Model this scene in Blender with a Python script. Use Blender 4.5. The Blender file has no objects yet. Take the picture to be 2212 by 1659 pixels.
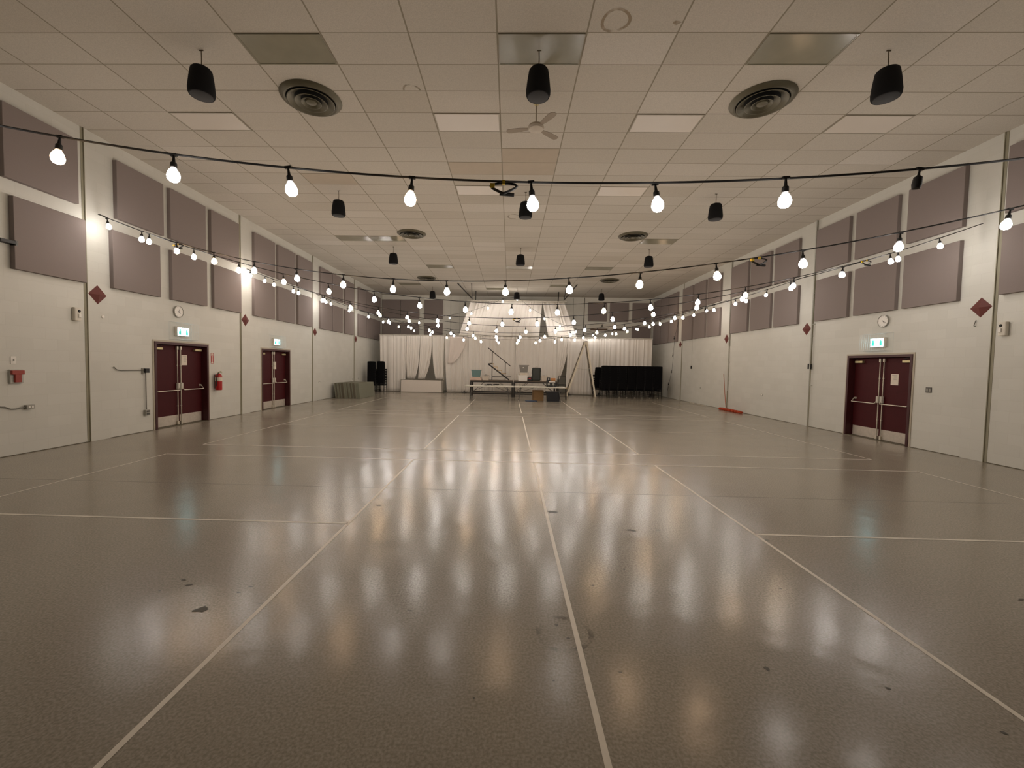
import bpy, math, random
from mathutils import Vector, Matrix
random.seed(7)
PI = math.pi
scene = bpy.context.scene
col = scene.collection

# ---------------------------------------------------------------- camera, world, exposure
W_IMG, F_PX, CX = 2212.0, 908.07, 1078.97
pitch, yaw, roll = -0.0442, 0.0235, 0.0181
def cam_axes():
    r = Vector((math.cos(yaw), math.sin(yaw), 0)); f = Vector((-math.sin(yaw), math.cos(yaw), 0)); u = Vector((0, 0, 1))
    f2 = f*math.cos(pitch) + u*math.sin(pitch); u2 = u*math.cos(pitch) - f*math.sin(pitch)
    return r*math.cos(roll) + u2*math.sin(roll), u2*math.cos(roll) - r*math.sin(roll), f2
cr_, cu_, cf_ = cam_axes()
cd = bpy.data.cameras.new('camera'); cam = bpy.data.objects.new('camera', cd); col.objects.link(cam)
m3 = Matrix((cr_, cu_, -cf_)).transposed()
cam.matrix_world = Matrix.Translation((0, 0, 1.7)) @ m3.to_4x4()
cd.sensor_fit = 'HORIZONTAL'; cd.sensor_width = 36.0; cd.lens = F_PX/W_IMG*36.0
cd.shift_x = (W_IMG/2-CX)/W_IMG; cd.clip_end = 200; cd.clip_start = 0.05
scene.camera = cam
w = bpy.data.worlds.new('world'); scene.world = w; w.use_nodes = True
w.node_tree.nodes['Background'].inputs[0].default_value = (0.9, 0.85, 0.7, 1)
w.node_tree.nodes['Background'].inputs[1].default_value = 0.0
vs = scene.view_settings
scene.display_settings.display_device = 'sRGB'
vs.view_transform = 'Standard'; vs.look = 'None'; vs.gamma = 1.0; vs.use_curve_mapping = False
vs.exposure = 0.0
BULB_STRENGTH = 113.0
BULB_COOL = (1.0, 0.93, 0.865, 1)
BULB_WARM = (1.0, 0.66, 0.38, 1)

# ---------------------------------------------------------------- materials
def nt(name):
    m = bpy.data.materials.new(name); m.use_nodes = True
    return m, m.node_tree.nodes, m.node_tree.links, m.node_tree.nodes['Principled BSDF']
def mat(name, c, rough=0.6, metal=0.0, var=0.08, scale=12.0, bump=0.0, bscale=None, spec=None, coat=0.0):
    m, n, l, b = nt(name)
    tc = n.new('ShaderNodeTexCoord'); nz = n.new('ShaderNodeTexNoise'); nz.inputs['Scale'].default_value = scale
    nz.inputs['Detail'].default_value = 4
    l.new(tc.outputs['Object'], nz.inputs['Vector'])
    mx = n.new('ShaderNodeMix'); mx.data_type = 'RGBA'
    mx.inputs[6].default_value = (c[0]*(1-var), c[1]*(1-var), c[2]*(1-var), 1)
    mx.inputs[7].default_value = (min(1, c[0]*(1+var)), min(1, c[1]*(1+var)), min(1, c[2]*(1+var)), 1)
    l.new(nz.outputs['Fac'], mx.inputs[0]); l.new(mx.outputs[2], b.inputs['Base Color'])
    b.inputs['Roughness'].default_value = rough; b.inputs['Metallic'].default_value = metal
    if spec is not None: b.inputs['Specular IOR Level'].default_value = spec
    if coat: b.inputs['Coat Weight'].default_value = coat
    if bump:
        n2 = n.new('ShaderNodeTexNoise'); n2.inputs['Scale'].default_value = bscale or scale*4
        l.new(tc.outputs['Object'], n2.inputs['Vector'])
        bp = n.new('ShaderNodeBump'); bp.inputs['Strength'].default_value = bump; bp.inputs['Distance'].default_value = 0.01
        l.new(n2.outputs['Fac'], bp.inputs['Height']); l.new(bp.outputs['Normal'], b.inputs['Normal'])
    return m
def emit(name, c, s):
    m, n, l, b = nt(name)
    b.inputs['Base Color'].default_value = c; b.inputs['Emission Color'].default_value = c
    b.inputs['Emission Strength'].default_value = s; b.inputs['Roughness'].default_value = 0.3
    return m
def block_wall(name, axis, c=(0.635, 0.625, 0.572)):
    m, n, l, b = nt(name)
    g = n.new('ShaderNodeNewGeometry'); s = n.new('ShaderNodeSeparateXYZ'); k = n.new('ShaderNodeCombineXYZ')
    l.new(g.outputs['Position'], s.inputs[0]); l.new(s.outputs[axis], k.inputs[0]); l.new(s.outputs['Z'], k.inputs[1])
    br = n.new('ShaderNodeTexBrick'); l.new(k.outputs[0], br.inputs['Vector'])
    br.inputs['Scale'].default_value = 1.0; br.inputs['Brick Width'].default_value = 0.4064; br.inputs['Row Height'].default_value = 0.2032
    br.inputs['Mortar Size'].default_value = 0.004; br.inputs['Mortar Smooth'].default_value = 0.6
    br.inputs['Color1'].default_value = (c[0], c[1], c[2], 1); br.inputs['Color2'].default_value = (c[0]*0.955, c[1]*0.955, c[2]*0.95, 1)
    br.inputs['Mortar'].default_value = (c[0]*0.92, c[1]*0.915, c[2]*0.905, 1)
    nz = n.new('ShaderNodeTexNoise'); nz.inputs['Scale'].default_value = 0.9; nz.inputs['Detail'].default_value = 3
    l.new(k.outputs[0], nz.inputs['Vector'])
    mr = n.new('ShaderNodeMapRange'); mr.inputs[3].default_value = 0.93; mr.inputs[4].default_value = 1.05
    l.new(nz.outputs['Fac'], mr.inputs[0])
    mx = n.new('ShaderNodeMix'); mx.data_type = 'RGBA'; mx.blend_type = 'MULTIPLY'; mx.inputs[0].default_value = 1
    l.new(br.outputs['Color'], mx.inputs[6]); l.new(mr.outputs[0], mx.inputs[7]); l.new(mx.outputs[2], b.inputs['Base Color'])
    n2 = n.new('ShaderNodeTexNoise'); n2.inputs['Scale'].default_value = 90; l.new(g.outputs['Position'], n2.inputs['Vector'])
    ad = n.new('ShaderNodeMath'); ad.operation = 'MULTIPLY_ADD'; ad.inputs[1].default_value = -1.0
    l.new(br.outputs['Fac'], ad.inputs[0]); l.new(n2.outputs['Fac'], ad.inputs[2])
    bp = n.new('ShaderNodeBump'); bp.inputs['Strength'].default_value = 0.14; bp.inputs['Distance'].default_value = 0.004
    l.new(ad.outputs[0], bp.inputs['Height']); l.new(bp.outputs['Normal'], b.inputs['Normal'])
    b.inputs['Roughness'].default_value = 0.62
    return m
TX0, TY0, TW, TD, CH = -0.258, 5.93, 1.2192, 0.6096, 6.229
def ceiling_mat():
    m, n, l, b = nt('acoustic_ceiling_tile')
    g = n.new('ShaderNodeNewGeometry'); s = n.new('ShaderNodeSeparateXYZ'); l.new(g.outputs['Position'], s.inputs[0])
    def mth(op, a, bb=None, cc=None):
        q = n.new('ShaderNodeMath'); q.operation = op
        for i, v in enumerate((a, bb, cc)):
            if v is None: continue
            if isinstance(v, (int, float)): q.inputs[i].default_value = v
            else: l.new(v, q.inputs[i])
        return q.outputs[0]
    u = mth('DIVIDE', mth('SUBTRACT', s.outputs['X'], TX0), TW); v = mth('DIVIDE', mth('SUBTRACT', s.outputs['Y'], TY0), TD)
    def edge(t, size, wd):
        f = mth('FRACT', mth('ADD', t, 100.0)); d = mth('MINIMUM', f, mth('SUBTRACT', 1.0, f))
        return mth('LESS_THAN', mth('MULTIPLY', d, size), wd)
    gx = edge(u, TW, 0.011); gy = edge(v, TD, 0.008)
    grid = mth('MAXIMUM', gx, gy)
    k = n.new('ShaderNodeCombineXYZ'); l.new(mth('FLOOR', u), k.inputs[0]); l.new(mth('FLOOR', v), k.inputs[1])
    wn = n.new('ShaderNodeTexWhiteNoise'); wn.noise_dimensions = '2D'; l.new(k.outputs[0], wn.inputs['Vector'])
    cr = n.new('ShaderNodeValToRGB'); e = cr.color_ramp.elements
    e[0].position = 0; e[0].color = (0.49, 0.44, 0.365, 1); e[1].position = 1; e[1].color = (0.60, 0.555, 0.49, 1)
    for p, c in ((0.12, (0.515, 0.47, 0.40, 1)), (0.55, (0.54, 0.495, 0.425, 1)), (0.92, (0.555, 0.505, 0.435, 1))):
        q = cr.color_ramp.elements.new(p); q.color = c
    l.new(wn.outputs['Value'], cr.inputs[0])
    n2 = n.new('ShaderNodeTexNoise'); n2.inputs['Scale'].default_value = 120; n2.inputs['Detail'].default_value = 2; l.new(g.outputs['Position'], n2.inputs['Vector'])
    mr = n.new('ShaderNodeMapRange'); mr.inputs[1].default_value = 0.3; mr.inputs[2].default_value = 0.7; mr.inputs[3].default_value = 0.86; mr.inputs[4].default_value = 1.1
    l.new(n2.outputs['Fac'], mr.inputs[0])
    mx = n.new('ShaderNodeMix'); mx.data_type = 'RGBA'; mx.blend_type = 'MULTIPLY'; mx.inputs[0].default_value = 1
    l.new(cr.outputs[0], mx.inputs[6]); l.new(mr.outputs[0], mx.inputs[7])
    m2 = n.new('ShaderNodeMix'); m2.data_type = 'RGBA'; l.new(grid, m2.inputs[0]); l.new(mx.outputs[2], m2.inputs[6])
    m2.inputs[7].default_value = (0.27, 0.235, 0.175, 1)
    l.new(m2.outputs[2], b.inputs['Base Color']); b.inputs['Roughness'].default_value = 0.85
    return m
def floor_mat():
    m, n, l, b = nt('speckled_sheet_floor')
    g = n.new('ShaderNodeNewGeometry')
    n1 = n.new('ShaderNodeTexNoise'); n1.inputs['Scale'].default_value = 70; n1.inputs['Detail'].default_value = 5; l.new(g.outputs['Position'], n1.inputs['Vector'])
    cr = n.new('ShaderNodeValToRGB'); e = cr.color_ramp.elements
    e[0].position = 0.36; e[0].color = (0.238, 0.210, 0.165, 1); e[1].position = 0.64; e[1].color = (0.365, 0.327, 0.268, 1)
    l.new(n1.outputs['Fac'], cr.inputs[0])
    n2 = n.new('ShaderNodeTexNoise'); n2.inputs['Scale'].default_value = 0.7; n2.inputs['Detail'].default_value = 5; l.new(g.outputs['Position'], n2.inputs['Vector'])
    mr = n.new('ShaderNodeMapRange'); mr.inputs[3].default_value = 0.88; mr.inputs[4].default_value = 1.1; l.new(n2.outputs['Fac'], mr.inputs[0])
    mx = n.new('ShaderNodeMix'); mx.data_type = 'RGBA'; mx.blend_type = 'MULTIPLY'; mx.inputs[0].default_value = 1
    l.new(cr.outputs[0], mx.inputs[6]); l.new(mr.outputs[0], mx.inputs[7]); l.new(mx.outputs[2], b.inputs['Base Color'])
    mr2 = n.new('ShaderNodeMapRange'); mr2.inputs[3].default_value = 0.16; mr2.inputs[4].default_value = 0.27; l.new(n2.outputs['Fac'], mr2.inputs[0])
    l.new(mr2.outputs[0], b.inputs['Roughness'])
    b.inputs['Specular IOR Level'].default_value = 0.5
    # slow waviness of the sheet: breaks reflected lamps into wobbly streaks
    n3 = n.new('ShaderNodeTexNoise'); n3.inputs['Scale'].default_value = 2.2; n3.inputs['Detail'].default_value = 3; l.new(g.outputs['Position'], n3.inputs['Vector'])
    n4 = n.new('ShaderNodeTexNoise'); n4.inputs['Scale'].default_value = 38; n4.inputs['Detail'].default_value = 2; l.new(g.outputs['Position'], n4.inputs['Vector'])
    ad = n.new('ShaderNodeMath'); ad.operation = 'MULTIPLY_ADD'; ad.inputs[1].default_value = 0.028
    l.new(n4.outputs['Fac'], ad.inputs[0]); l.new(n3.outputs['Fac'], ad.inputs[2])
    bp = n.new('ShaderNodeBump'); bp.inputs['Strength'].default_value = 0.5; bp.inputs['Distance'].default_value = 0.012
    l.new(ad.outputs[0], bp.inputs['Height']); l.new(bp.outputs['Normal'], b.inputs['Normal'])
    return m
def drape_mat(name, c):
    m, n, l, b = nt(name)
    tc = n.new('ShaderNodeTexCoord'); nz = n.new('ShaderNodeTexNoise'); nz.inputs['Scale'].default_value = 3
    l.new(tc.outputs['Object'], nz.inputs['Vector'])
    mx = n.new('ShaderNodeMix'); mx.data_type = 'RGBA'
    mx.inputs[6].default_value = (c[0]*.93, c[1]*.93, c[2]*.93, 1); mx.inputs[7].default_value = (c[0], c[1], c[2], 1)
    l.new(nz.outputs['Fac'], mx.inputs[0]); l.new(mx.outputs[2], b.inputs['Base Color']); b.inputs['Roughness'].default_value = 0.8
    tr = n.new('ShaderNodeBsdfTranslucent'); l.new(mx.outputs[2], tr.inputs[0])
    ms = n.new('ShaderNodeMixShader'); ms.inputs[0].default_value = 0.08
    l.new(b.outputs[0], ms.inputs[1]); l.new(tr.outputs[0], ms.inputs[2]); l.new(ms.outputs[0], n['Material Output'].inputs[0])
    return m
def stain_mat(name, c, sc, thr, top=0.75):
    m, n, l, b = nt(name)
    tc = n.new('ShaderNodeTexCoord'); nz = n.new('ShaderNodeTexNoise'); nz.inputs['Scale'].default_value = sc; nz.inputs['Detail'].default_value = 5
    l.new(tc.outputs['Object'], nz.inputs['Vector'])
    mr = n.new('ShaderNodeMapRange'); mr.inputs[1].default_value = thr; mr.inputs[2].default_value = thr+0.2; mr.inputs[4].default_value = top
    l.new(nz.outputs['Fac'], mr.inputs[0]); l.new(mr.outputs[0], b.inputs['Alpha'])
    b.inputs['Base Color'].default_value = (c[0], c[1], c[2], 1); b.inputs['Roughness'].default_value = 0.7
    return m
M = {}
M['wall_x'] = block_wall('painted_block_side_wall', 'Y')
M['wall_y'] = block_wall('painted_block_end_wall', 'X', (0.72, 0.70, 0.63))
M['ceil'] = ceiling_mat(); M['floor'] = floor_mat()
M['back'] = mat('dark_back_wall_bounce_cut', (0.10, 0.09, 0.08), 0.8)  # unseen back wall made dark to keep bounced light off the foreground
M['pilaster'] = mat('painted_pilaster', (0.64, 0.62, 0.55), 0.6, var=0.04, scale=3, bump=0.1, bscale=60)
M['joint'] = mat('olive_joint_sealant', (0.30, 0.28, 0.205), 0.8, var=0.12, scale=5)
M['line'] = mat('court_line_paint', (0.78, 0.72, 0.62), 0.35, var=0.10, scale=20)
M['panel'] = mat('grey_panel_fabric', (0.238, 0.197, 0.183), 0.95, var=0.08, scale=150, bump=0.2, bscale=400)
M['panel_side'] = mat('grey_panel_fabric_edge', (0.20, 0.168, 0.138), 0.95, var=0.08, scale=100)
M['maroon'] = mat('maroon_paint', (0.058, 0.005, 0.007), 0.6, var=0.15, scale=6, spec=0.22)
M['maroon_d'] = mat('maroon_frame_paint', (0.05, 0.007, 0.008), 0.5, var=0.1, scale=6)
M['diamond'] = mat('diamond_red_brown', (0.12, 0.020, 0.014), 0.6, var=0.2, scale=14)
M['brushed'] = mat('brushed_steel', (0.64, 0.59, 0.49), 0.42, 0.45, var=0.1, scale=40)
M['kick'] = mat('scuffed_kick_plate', (0.56, 0.50, 0.43), 0.5, 0.25, var=0.2, scale=18)
M['brass'] = mat('dull_brass', (0.50, 0.43, 0.24), 0.4, 0.6, var=0.1)
M['cream'] = mat('cream_trim', (0.47, 0.42, 0.33), 0.6, var=0.06)
M['white'] = mat('white_plastic', (0.78, 0.75, 0.70), 0.5, var=0.04)
M['offwhite'] = mat('off_white_plastic', (0.62, 0.58, 0.50), 0.5, var=0.06)
M['paper'] = mat('paper', (0.74, 0.66, 0.56), 0.8, var=0.03)
M['ink'] = mat('ink', (0.05, 0.05, 0.05), 0.8)
M['black'] = mat('black_plastic', (0.012, 0.012, 0.012), 0.55, var=0.2)
M['chairblack'] = mat('black_chair_fabric', (0.006, 0.006, 0.007), 0.95, var=0.2, spec=0.1)
M['chairmetal'] = mat('black_chair_metal', (0.010, 0.010, 0.010), 0.5, spec=0.3)
M['speaker'] = mat('speaker_shell', (0.010, 0.010, 0.011), 0.85, var=0.1, spec=0.2)
M['grille'] = mat('speaker_grille', (0.018, 0.018, 0.020), 0.7, var=0.3, scale=80)
M['rod'] = mat('dark_rod', (0.09, 0.065, 0.035), 0.6, 0.2)
M['diffuser'] = mat('bronze_diffuser', (0.105, 0.092, 0.056), 0.42, 0.35, var=0.12, scale=8)
M['duct_shade'] = mat('duct_shade_black', (0.008, 0.008, 0.007), 0.9)
M['lensdark'] = mat('dark_fixture_louvre', (0.25, 0.23, 0.165), 0.22, var=0.15, scale=3)
M['lenswhite'] = mat('white_fixture_lens', (0.66, 0.60, 0.53), 0.35, var=0.02, scale=2)
M['frame'] = mat('fixture_frame', (0.42, 0.38, 0.31), 0.5, 0.2)
M['fan'] = mat('beige_fan_enamel', (0.48, 0.42, 0.34), 0.5)
M['fanblade'] = mat('tan_fan_blade', (0.27, 0.215, 0.155), 0.6)
M['cable'] = mat('black_rubber_cable', (0.008, 0.007, 0.006), 0.6)
M['yellow'] = mat('yellow_plug_tag', (0.75, 0.52, 0.03), 0.5)
M['bulb_cool'] = emit('lit_bulb_white', BULB_COOL, BULB_STRENGTH)
M['bulb_warm'] = emit('lit_bulb_amber', BULB_WARM, BULB_STRENGTH*0.8)
M['bulb_dim'] = emit('dim_lit_bulb_white', BULB_COOL, BULB_STRENGTH*0.42)
M['bulb_dim_warm'] = emit('dim_lit_bulb_amber', BULB_WARM, BULB_STRENGTH*0.36)
M['bulb_mid'] = emit('medium_lit_bulb_white', BULB_COOL, BULB_STRENGTH*0.7)
M['exit'] = emit('exit_sign_face', (0.50, 0.92, 1.0, 1), 8.0)
M['exitgreen'] = emit('exit_sign_green', (0.0, 0.62, 0.48, 1), 0.95)
M['redled'] = emit('red_led', (1, 0.05, 0.03, 1), 3.0)
M['wire'] = mat('pale_guard_wire', (0.62, 0.66, 0.66), 0.4, 0.3)
M['red'] = mat('red_enamel', (0.42, 0.012, 0.012), 0.3, var=0.1)
M['redalarm'] = mat('red_alarm_body', (0.30, 0.035, 0.02), 0.5, var=0.1)
M['drape'] = drape_mat('white_sheer_drape', (0.90, 0.85, 0.785))
M['drape2'] = drape_mat('pinkish_sheer_drape', (0.88, 0.79, 0.725))
M['steel_dark'] = mat('dark_painted_steel', (0.020, 0.017, 0.014), 0.5, 0.2)
M['brownbar'] = mat('brown_bar', (0.10, 0.055, 0.03), 0.5)
M['deck'] = mat('brown_plywood_deck', (0.10, 0.070, 0.045), 0.6, var=0.2)
M['tan'] = mat('tan_wood_tread', (0.50, 0.34, 0.15), 0.6, var=0.12)
M['tabletop'] = mat('pale_grey_table_plastic', (0.58, 0.56, 0.49), 0.5)
M['greyleg'] = mat('grey_steel_leg', (0.10, 0.095, 0.085), 0.5, 0.3)
M['teal'] = mat('teal_bin_plastic', (0.13, 0.22, 0.21), 0.45)
M['greybin'] = mat('grey_bin_plastic', (0.20, 0.185, 0.165), 0.5)
M['pinkbox'] = mat('pale_pink_box', (0.62, 0.47, 0.38), 0.8)
M['card'] = mat('brown_cardboard', (0.28, 0.165, 0.07), 0.85, var=0.12)
M['orangebox'] = mat('orange_box_print', (0.45, 0.20, 0.07), 0.7)
M['blue'] = mat('blue_plastic_lid', (0.02, 0.055, 0.13), 0.4)
M['navy'] = mat('black_tote_plastic', (0.008, 0.009, 0.012), 0.4)
M['greymat'] = mat('olive_grey_mat', (0.19, 0.19, 0.142), 0.85, var=0.06)
M['greymat2'] = mat('brown_grey_mat_edge', (0.135, 0.118, 0.083), 0.9, var=0.08)
M['greymat3'] = mat('pale_mat_edge', (0.225, 0.22, 0.165), 0.9, var=0.08)
M['board'] = mat('pale_folding_table_top', (0.74, 0.67, 0.60), 0.5, var=0.04)
M['boardedge'] = mat('dark_table_edge', (0.11, 0.095, 0.06), 0.6)
M['alu'] = mat('weathered_ladder_rail', (0.74, 0.67, 0.53), 0.55, 0.0, var=0.12)
M['ladder2'] = mat('brown_grey_ladder_rail', (0.27, 0.23, 0.17), 0.6, 0.1, var=0.12)
M['mop'] = mat('orange_red_mop_yarn', (0.42, 0.055, 0.015), 0.95, var=0.35, scale=60, bump=0.8, bscale=90)
M['mophandle'] = mat('red_orange_mop_handle', (0.35, 0.10, 0.04), 0.5)
M['conduit'] = mat('grey_conduit', (0.19, 0.185, 0.16), 0.5, 0.4)
M['conduit_w'] = mat('painted_conduit', (0.50, 0.49, 0.44), 0.5)
M['boxgrey'] = mat('grey_junction_box', (0.33, 0.32, 0.28), 0.45, 0.4)
M['tape'] = mat('crumpled_white_cord', (0.50, 0.46, 0.38), 0.7)
M['clear'] = mat('clear_alarm_cover', (0.42, 0.41, 0.37), 0.3)
M['scuff'] = mat('floor_scuff', (0.055, 0.048, 0.030), 0.5)
M['stain'] = stain_mat('brown_water_stain', (0.34, 0.24, 0.13), 5, 0.34, 0.55)
M['stain_pale'] = stain_mat('faint_water_stain', (0.40, 0.34, 0.25), 6, 0.42)
M['stain_tile'] = mat('stained_brown_tile', (0.47, 0.40, 0.315), 0.9, var=0.06, scale=5)
M['smear'] = stain_mat('dried_floor_smear', (0.13, 0.105, 0.08), 9, 0.46, 0.4)
M['twig'] = mat('dry_grey_twigs', (0.22, 0.18, 0.14), 0.8)
M['clearbin'] = mat('cloudy_storage_box', (0.58, 0.50, 0.41), 0.4)

# ---------------------------------------------------------------- mesh builder
class MB:
    def __init__(s): s.v = []; s.f = []
    def add(s, vs, fs, mtx=None):
        o = len(s.v)
        for p in vs:
            p = Vector(p); s.v.append(mtx @ p if mtx else p)
        for f in fs: s.f.append([i+o for i in f])
        return s
    def box(s, c, d, rz=0, mtx=None, taper=None):
        x, y, z = d[0]/2, d[1]/2, d[2]/2; t = taper or (1, 1)
        vs = [(-x*t[0], -y*t[1], -z), (x*t[0], -y*t[1], -z), (x*t[0], y*t[1], -z), (-x*t[0], y*t[1], -z), (-x, -y, z), (x, -y, z), (x, y, z), (-x, y, z)]
        T = Matrix.Translation(c) @ Matrix.Rotation(rz, 4, 'Z')
        if mtx: T = Matrix.Translation(c) @ mtx
        return s.add(vs, [(0, 3, 2, 1), (4, 5, 6, 7), (0, 1, 5, 4), (1, 2, 6, 5), (2, 3, 7, 6), (3, 0, 4, 7)], T)
    def rbox(s, c, d, r=0.02, seg=3, mtx=None):
        # box with rounded vertical (local Z) edges and chamfered top and bottom rims
        x, y, z = d[0]/2, d[1]/2, d[2]/2; r = min(r, x*0.95, y*0.95, z*0.9)
        def ring(ins, zz):
            pts = []
            for cx, cy, a0 in ((x-r, y-r, 0), (-(x-r), y-r, 90), (-(x-r), -(y-r), 180), (x-r, -(y-r), 270)):
                for k in range(seg+1):
                    a = math.radians(a0+90*k/seg); q = r-ins
                    pts.append((cx+q*math.cos(a), cy+q*math.sin(a), zz))
            return pts
        h = r*0.4
        rings = [ring(h, -z), ring(0, -z+h), ring(0, z-h), ring(h, z)]
        n = len(rings[0]); vs = [p for q in rings for p in q]; fs = []
        for k in range(3):
            for i in range(n): fs.append((k*n+i, k*n+(i+1) % n, (k+1)*n+(i+1) % n, (k+1)*n+i))
        fs.append(tuple(reversed(range(n)))); fs.append(tuple(range(3*n, 4*n)))
        T = Matrix.Translation(c)
        if mtx: T = T @ mtx
        return s.add(vs, fs, T)
    def tube(s, pts, r, n=8, cap=True):
        pts = [Vector(p) for p in pts]; o = len(s.v); up = None
        for i, p in enumerate(pts):
            d = (pts[min(i+1, len(pts)-1)] - pts[max(i-1, 0)])
            d = d.normalized() if d.length > 1e-9 else Vector((0, 0, 1))
            a = d.cross(Vector((0, 0, 1)))
            if a.length < 0.05: a = d.cross(Vector((0, 1, 0)))
            if up is not None:
                a2 = up - d*up.dot(d)
                if a2.length > 0.05: a = a2
            a.normalize(); up = a; b = d.cross(a)
            rr = r[i] if isinstance(r, (list, tuple)) else r
            for k in range(n):
                t = 2*PI*k/n; s.v.append(p + a*rr*math.cos(t) + b*rr*math.sin(t))
        for i in range(len(pts)-1):
            for k in range(n): s.f.append([o+i*n+k, o+i*n+(k+1) % n, o+(i+1)*n+(k+1) % n, o+(i+1)*n+k])
        if cap: s.f.append([o+k for k in reversed(range(n))]); e = o+(len(pts)-1)*n; s.f.append([e+k for k in range(n)])
        return s
    def bar(s, a, b, w_, h_):
        a, b = Vector(a), Vector(b); d = (b-a); L = d.length; d.normalize()
        u = d.cross(Vector((0, 0, 1)));
        if u.length < 0.02: u = Vector((1, 0, 0))
        u.normalize(); v = d.cross(u)
        T = Matrix((u, v, d)).transposed().to_4x4(); T.translation = (a+b)/2
        return s.add(*boxdata(w_, h_, L), T)
    def lathe(s, prof, n=24, mtx=None, cap=True):
        vs = [(r*math.cos(2*PI*k/n), r*math.sin(2*PI*k/n), z) for r, z in prof for k in range(n)]; fs = []
        for i in range(len(prof)-1):
            for k in range(n): fs.append((i*n+k, i*n+(k+1) % n, (i+1)*n+(k+1) % n, (i+1)*n+k))
        if cap and not (len(prof) == 2 and abs(prof[0][1]-prof[1][1]) < 1e-6):
            if prof[0][0] > 1e-4: fs.append(tuple(reversed(range(n))))
            if prof[-1][0] > 1e-4: e = (len(prof)-1)*n; fs.append(tuple(range(e, e+n)))
        return s.add(vs, fs, mtx)
    def prism(s, poly, z0, z1, mtx=None):
        n = len(poly); vs = [(x, y, z0) for x, y in poly]+[(x, y, z1) for x, y in poly]
        fs = [tuple(reversed(range(n))), tuple(range(n, 2*n))]+[(i, (i+1) % n, n+(i+1) % n, n+i) for i in range(n)]
        return s.add(vs, fs, mtx)
    def build(s, name, m, parent=None, smooth=False, loc=None, bevel=0):
        me = bpy.data.meshes.new(name); me.from_pydata([tuple(p) for p in s.v], [], s.f); me.update()
        import bmesh
        bm = bmesh.new(); bm.from_mesh(me); bmesh.ops.recalc_face_normals(bm, faces=bm.faces); bm.to_mesh(me); bm.free()
        me.materials.append(m)
        if smooth:
            for p in me.polygons: p.use_smooth = True
            try: me.set_sharp_from_angle(angle=math.radians(38))
            except Exception: pass
        o = bpy.data.objects.new(name, me); col.objects.link(o)
        if parent: o.parent = parent
        if loc: o.location = loc
        if bevel:
            b = o.modifiers.new('bevel', 'BEVEL'); b.width = bevel; b.segments = 2; b.limit_method = 'ANGLE'
        return o
def boxdata(a, b, c):
    x, y, z = a/2, b/2, c/2
    return ([(-x, -y, -z), (x, -y, -z), (x, y, -z), (-x, y, -z), (-x, -y, z), (x, -y, z), (x, y, z), (-x, y, z)],
            [(0, 3, 2, 1), (4, 5, 6, 7), (0, 1, 5, 4), (1, 2, 6, 5), (2, 3, 7, 6), (3, 0, 4, 7)])
def thing(name, label=None, cat=None, loc=(0, 0, 0), rz=0, group=None, kind=None):
    o = bpy.data.objects.new(name, None); col.objects.link(o); o.location = loc; o.rotation_euler = (0, 0, rz); o.empty_display_size = 0.1
    return tag(o, label, cat, group, kind)
def tag(o, label=None, cat=None, group=None, kind=None):
    if label: o['label'] = label
    if cat: o['category'] = cat
    if group: o['group'] = group
    if kind: o['kind'] = kind
    return o
def dup(root, loc=None, label=None, rz=None, parent=None):
    r = root.copy(); col.objects.link(r)
    if parent: r.parent = parent
    if loc is not None: r.location = loc
    if rz is not None: r.rotation_euler = (0, 0, rz)
    if label: r['label'] = label
    for ch in list(root.children): dup(ch, parent=r)
    return r
RX90 = Matrix.Rotation(PI/2, 4, 'X'); RY90 = Matrix.Rotation(PI/2, 4, 'Y')
ORD = ['first', 'second', 'third', 'fourth', 'fifth', 'sixth', 'seventh', 'eighth', 'ninth', 'tenth', 'eleventh', 'twelfth']

# ---------------------------------------------------------------- the setting
L, R, YB, YF = -8.5, 9.2, -5.6, 27.8
PIL = [-1.2, 3.65, 8.5, 13.33, 18.15, 23.0]
fl = MB().box(((L+R)/2, (YB+YF)/2, -0.1), (R-L+1, YF-YB+1, 0.2)).build('floor', M['floor']); tag(fl, kind='structure')
ce = MB().box(((L+R)/2, (YB+YF)/2, CH+0.1), (R-L+1, YF-YB+1, 0.2)).build('ceiling', M['ceil']); tag(ce, kind='structure')
DOORS_L = [(9.85, 11.65), (14.2, 16.05)]; DOORS_R = [(9.82, 11.67)]; DH = 2.13
def side_wall(name, x, doors, sgn):
    mb = MB(); t = 0.4; xc = x - sgn*t/2
    ys = YB-0.3
    for a, b in doors:
        mb.box((xc, (ys+a)/2, CH/2), (t, a-ys, CH)); mb.box((xc, (a+b)/2, (DH+CH)/2), (t, b-a, CH-DH))
        ys = b
    mb.box((xc, (ys+YF+0.3)/2, CH/2), (t, YF+0.3-ys, CH))
    wl = mb.build(name, M['wall_x']); tag(wl, kind='structure')
    for y in PIL:
        MB().box((x+sgn*0.006, y, CH/2), (0.012, 0.42, CH-0.002)).build('pilaster', M['wall_x'], wl)
        MB().box((x+sgn*0.0025, y-0.24, CH/2), (0.005, 0.055, CH-0.002)).build('control_joint', M['joint'], wl)
        MB().box((x+sgn*0.011, y-0.213, CH/2), (0.022, 0.012, CH-0.002)).build('joint_lip', M['joint'], wl)
    bb = MB(); ys = YB; prev = YB
    for a, b in doors+[(YF, YF)]:
        bb.box((x+sgn*0.004, (prev+a)/2, 0.006), (0.008, a-prev, 0.012)); prev = b
    tag(bb.build('wall_foot_strip_'+name.split('_')[1], M['boardedge']), kind='structure')  # thin dark strip where wall meets floor
    return wl
side_wall('wall_left', L, DOORS_L, 1); side_wall('wall_right', R, DOORS_R, -1)
tag(MB().box(((L+R)/2, YF+0.2, CH/2), (R-L, 0.4, CH)).build('wall_far', M['wall_y']), kind='structure')
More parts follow.
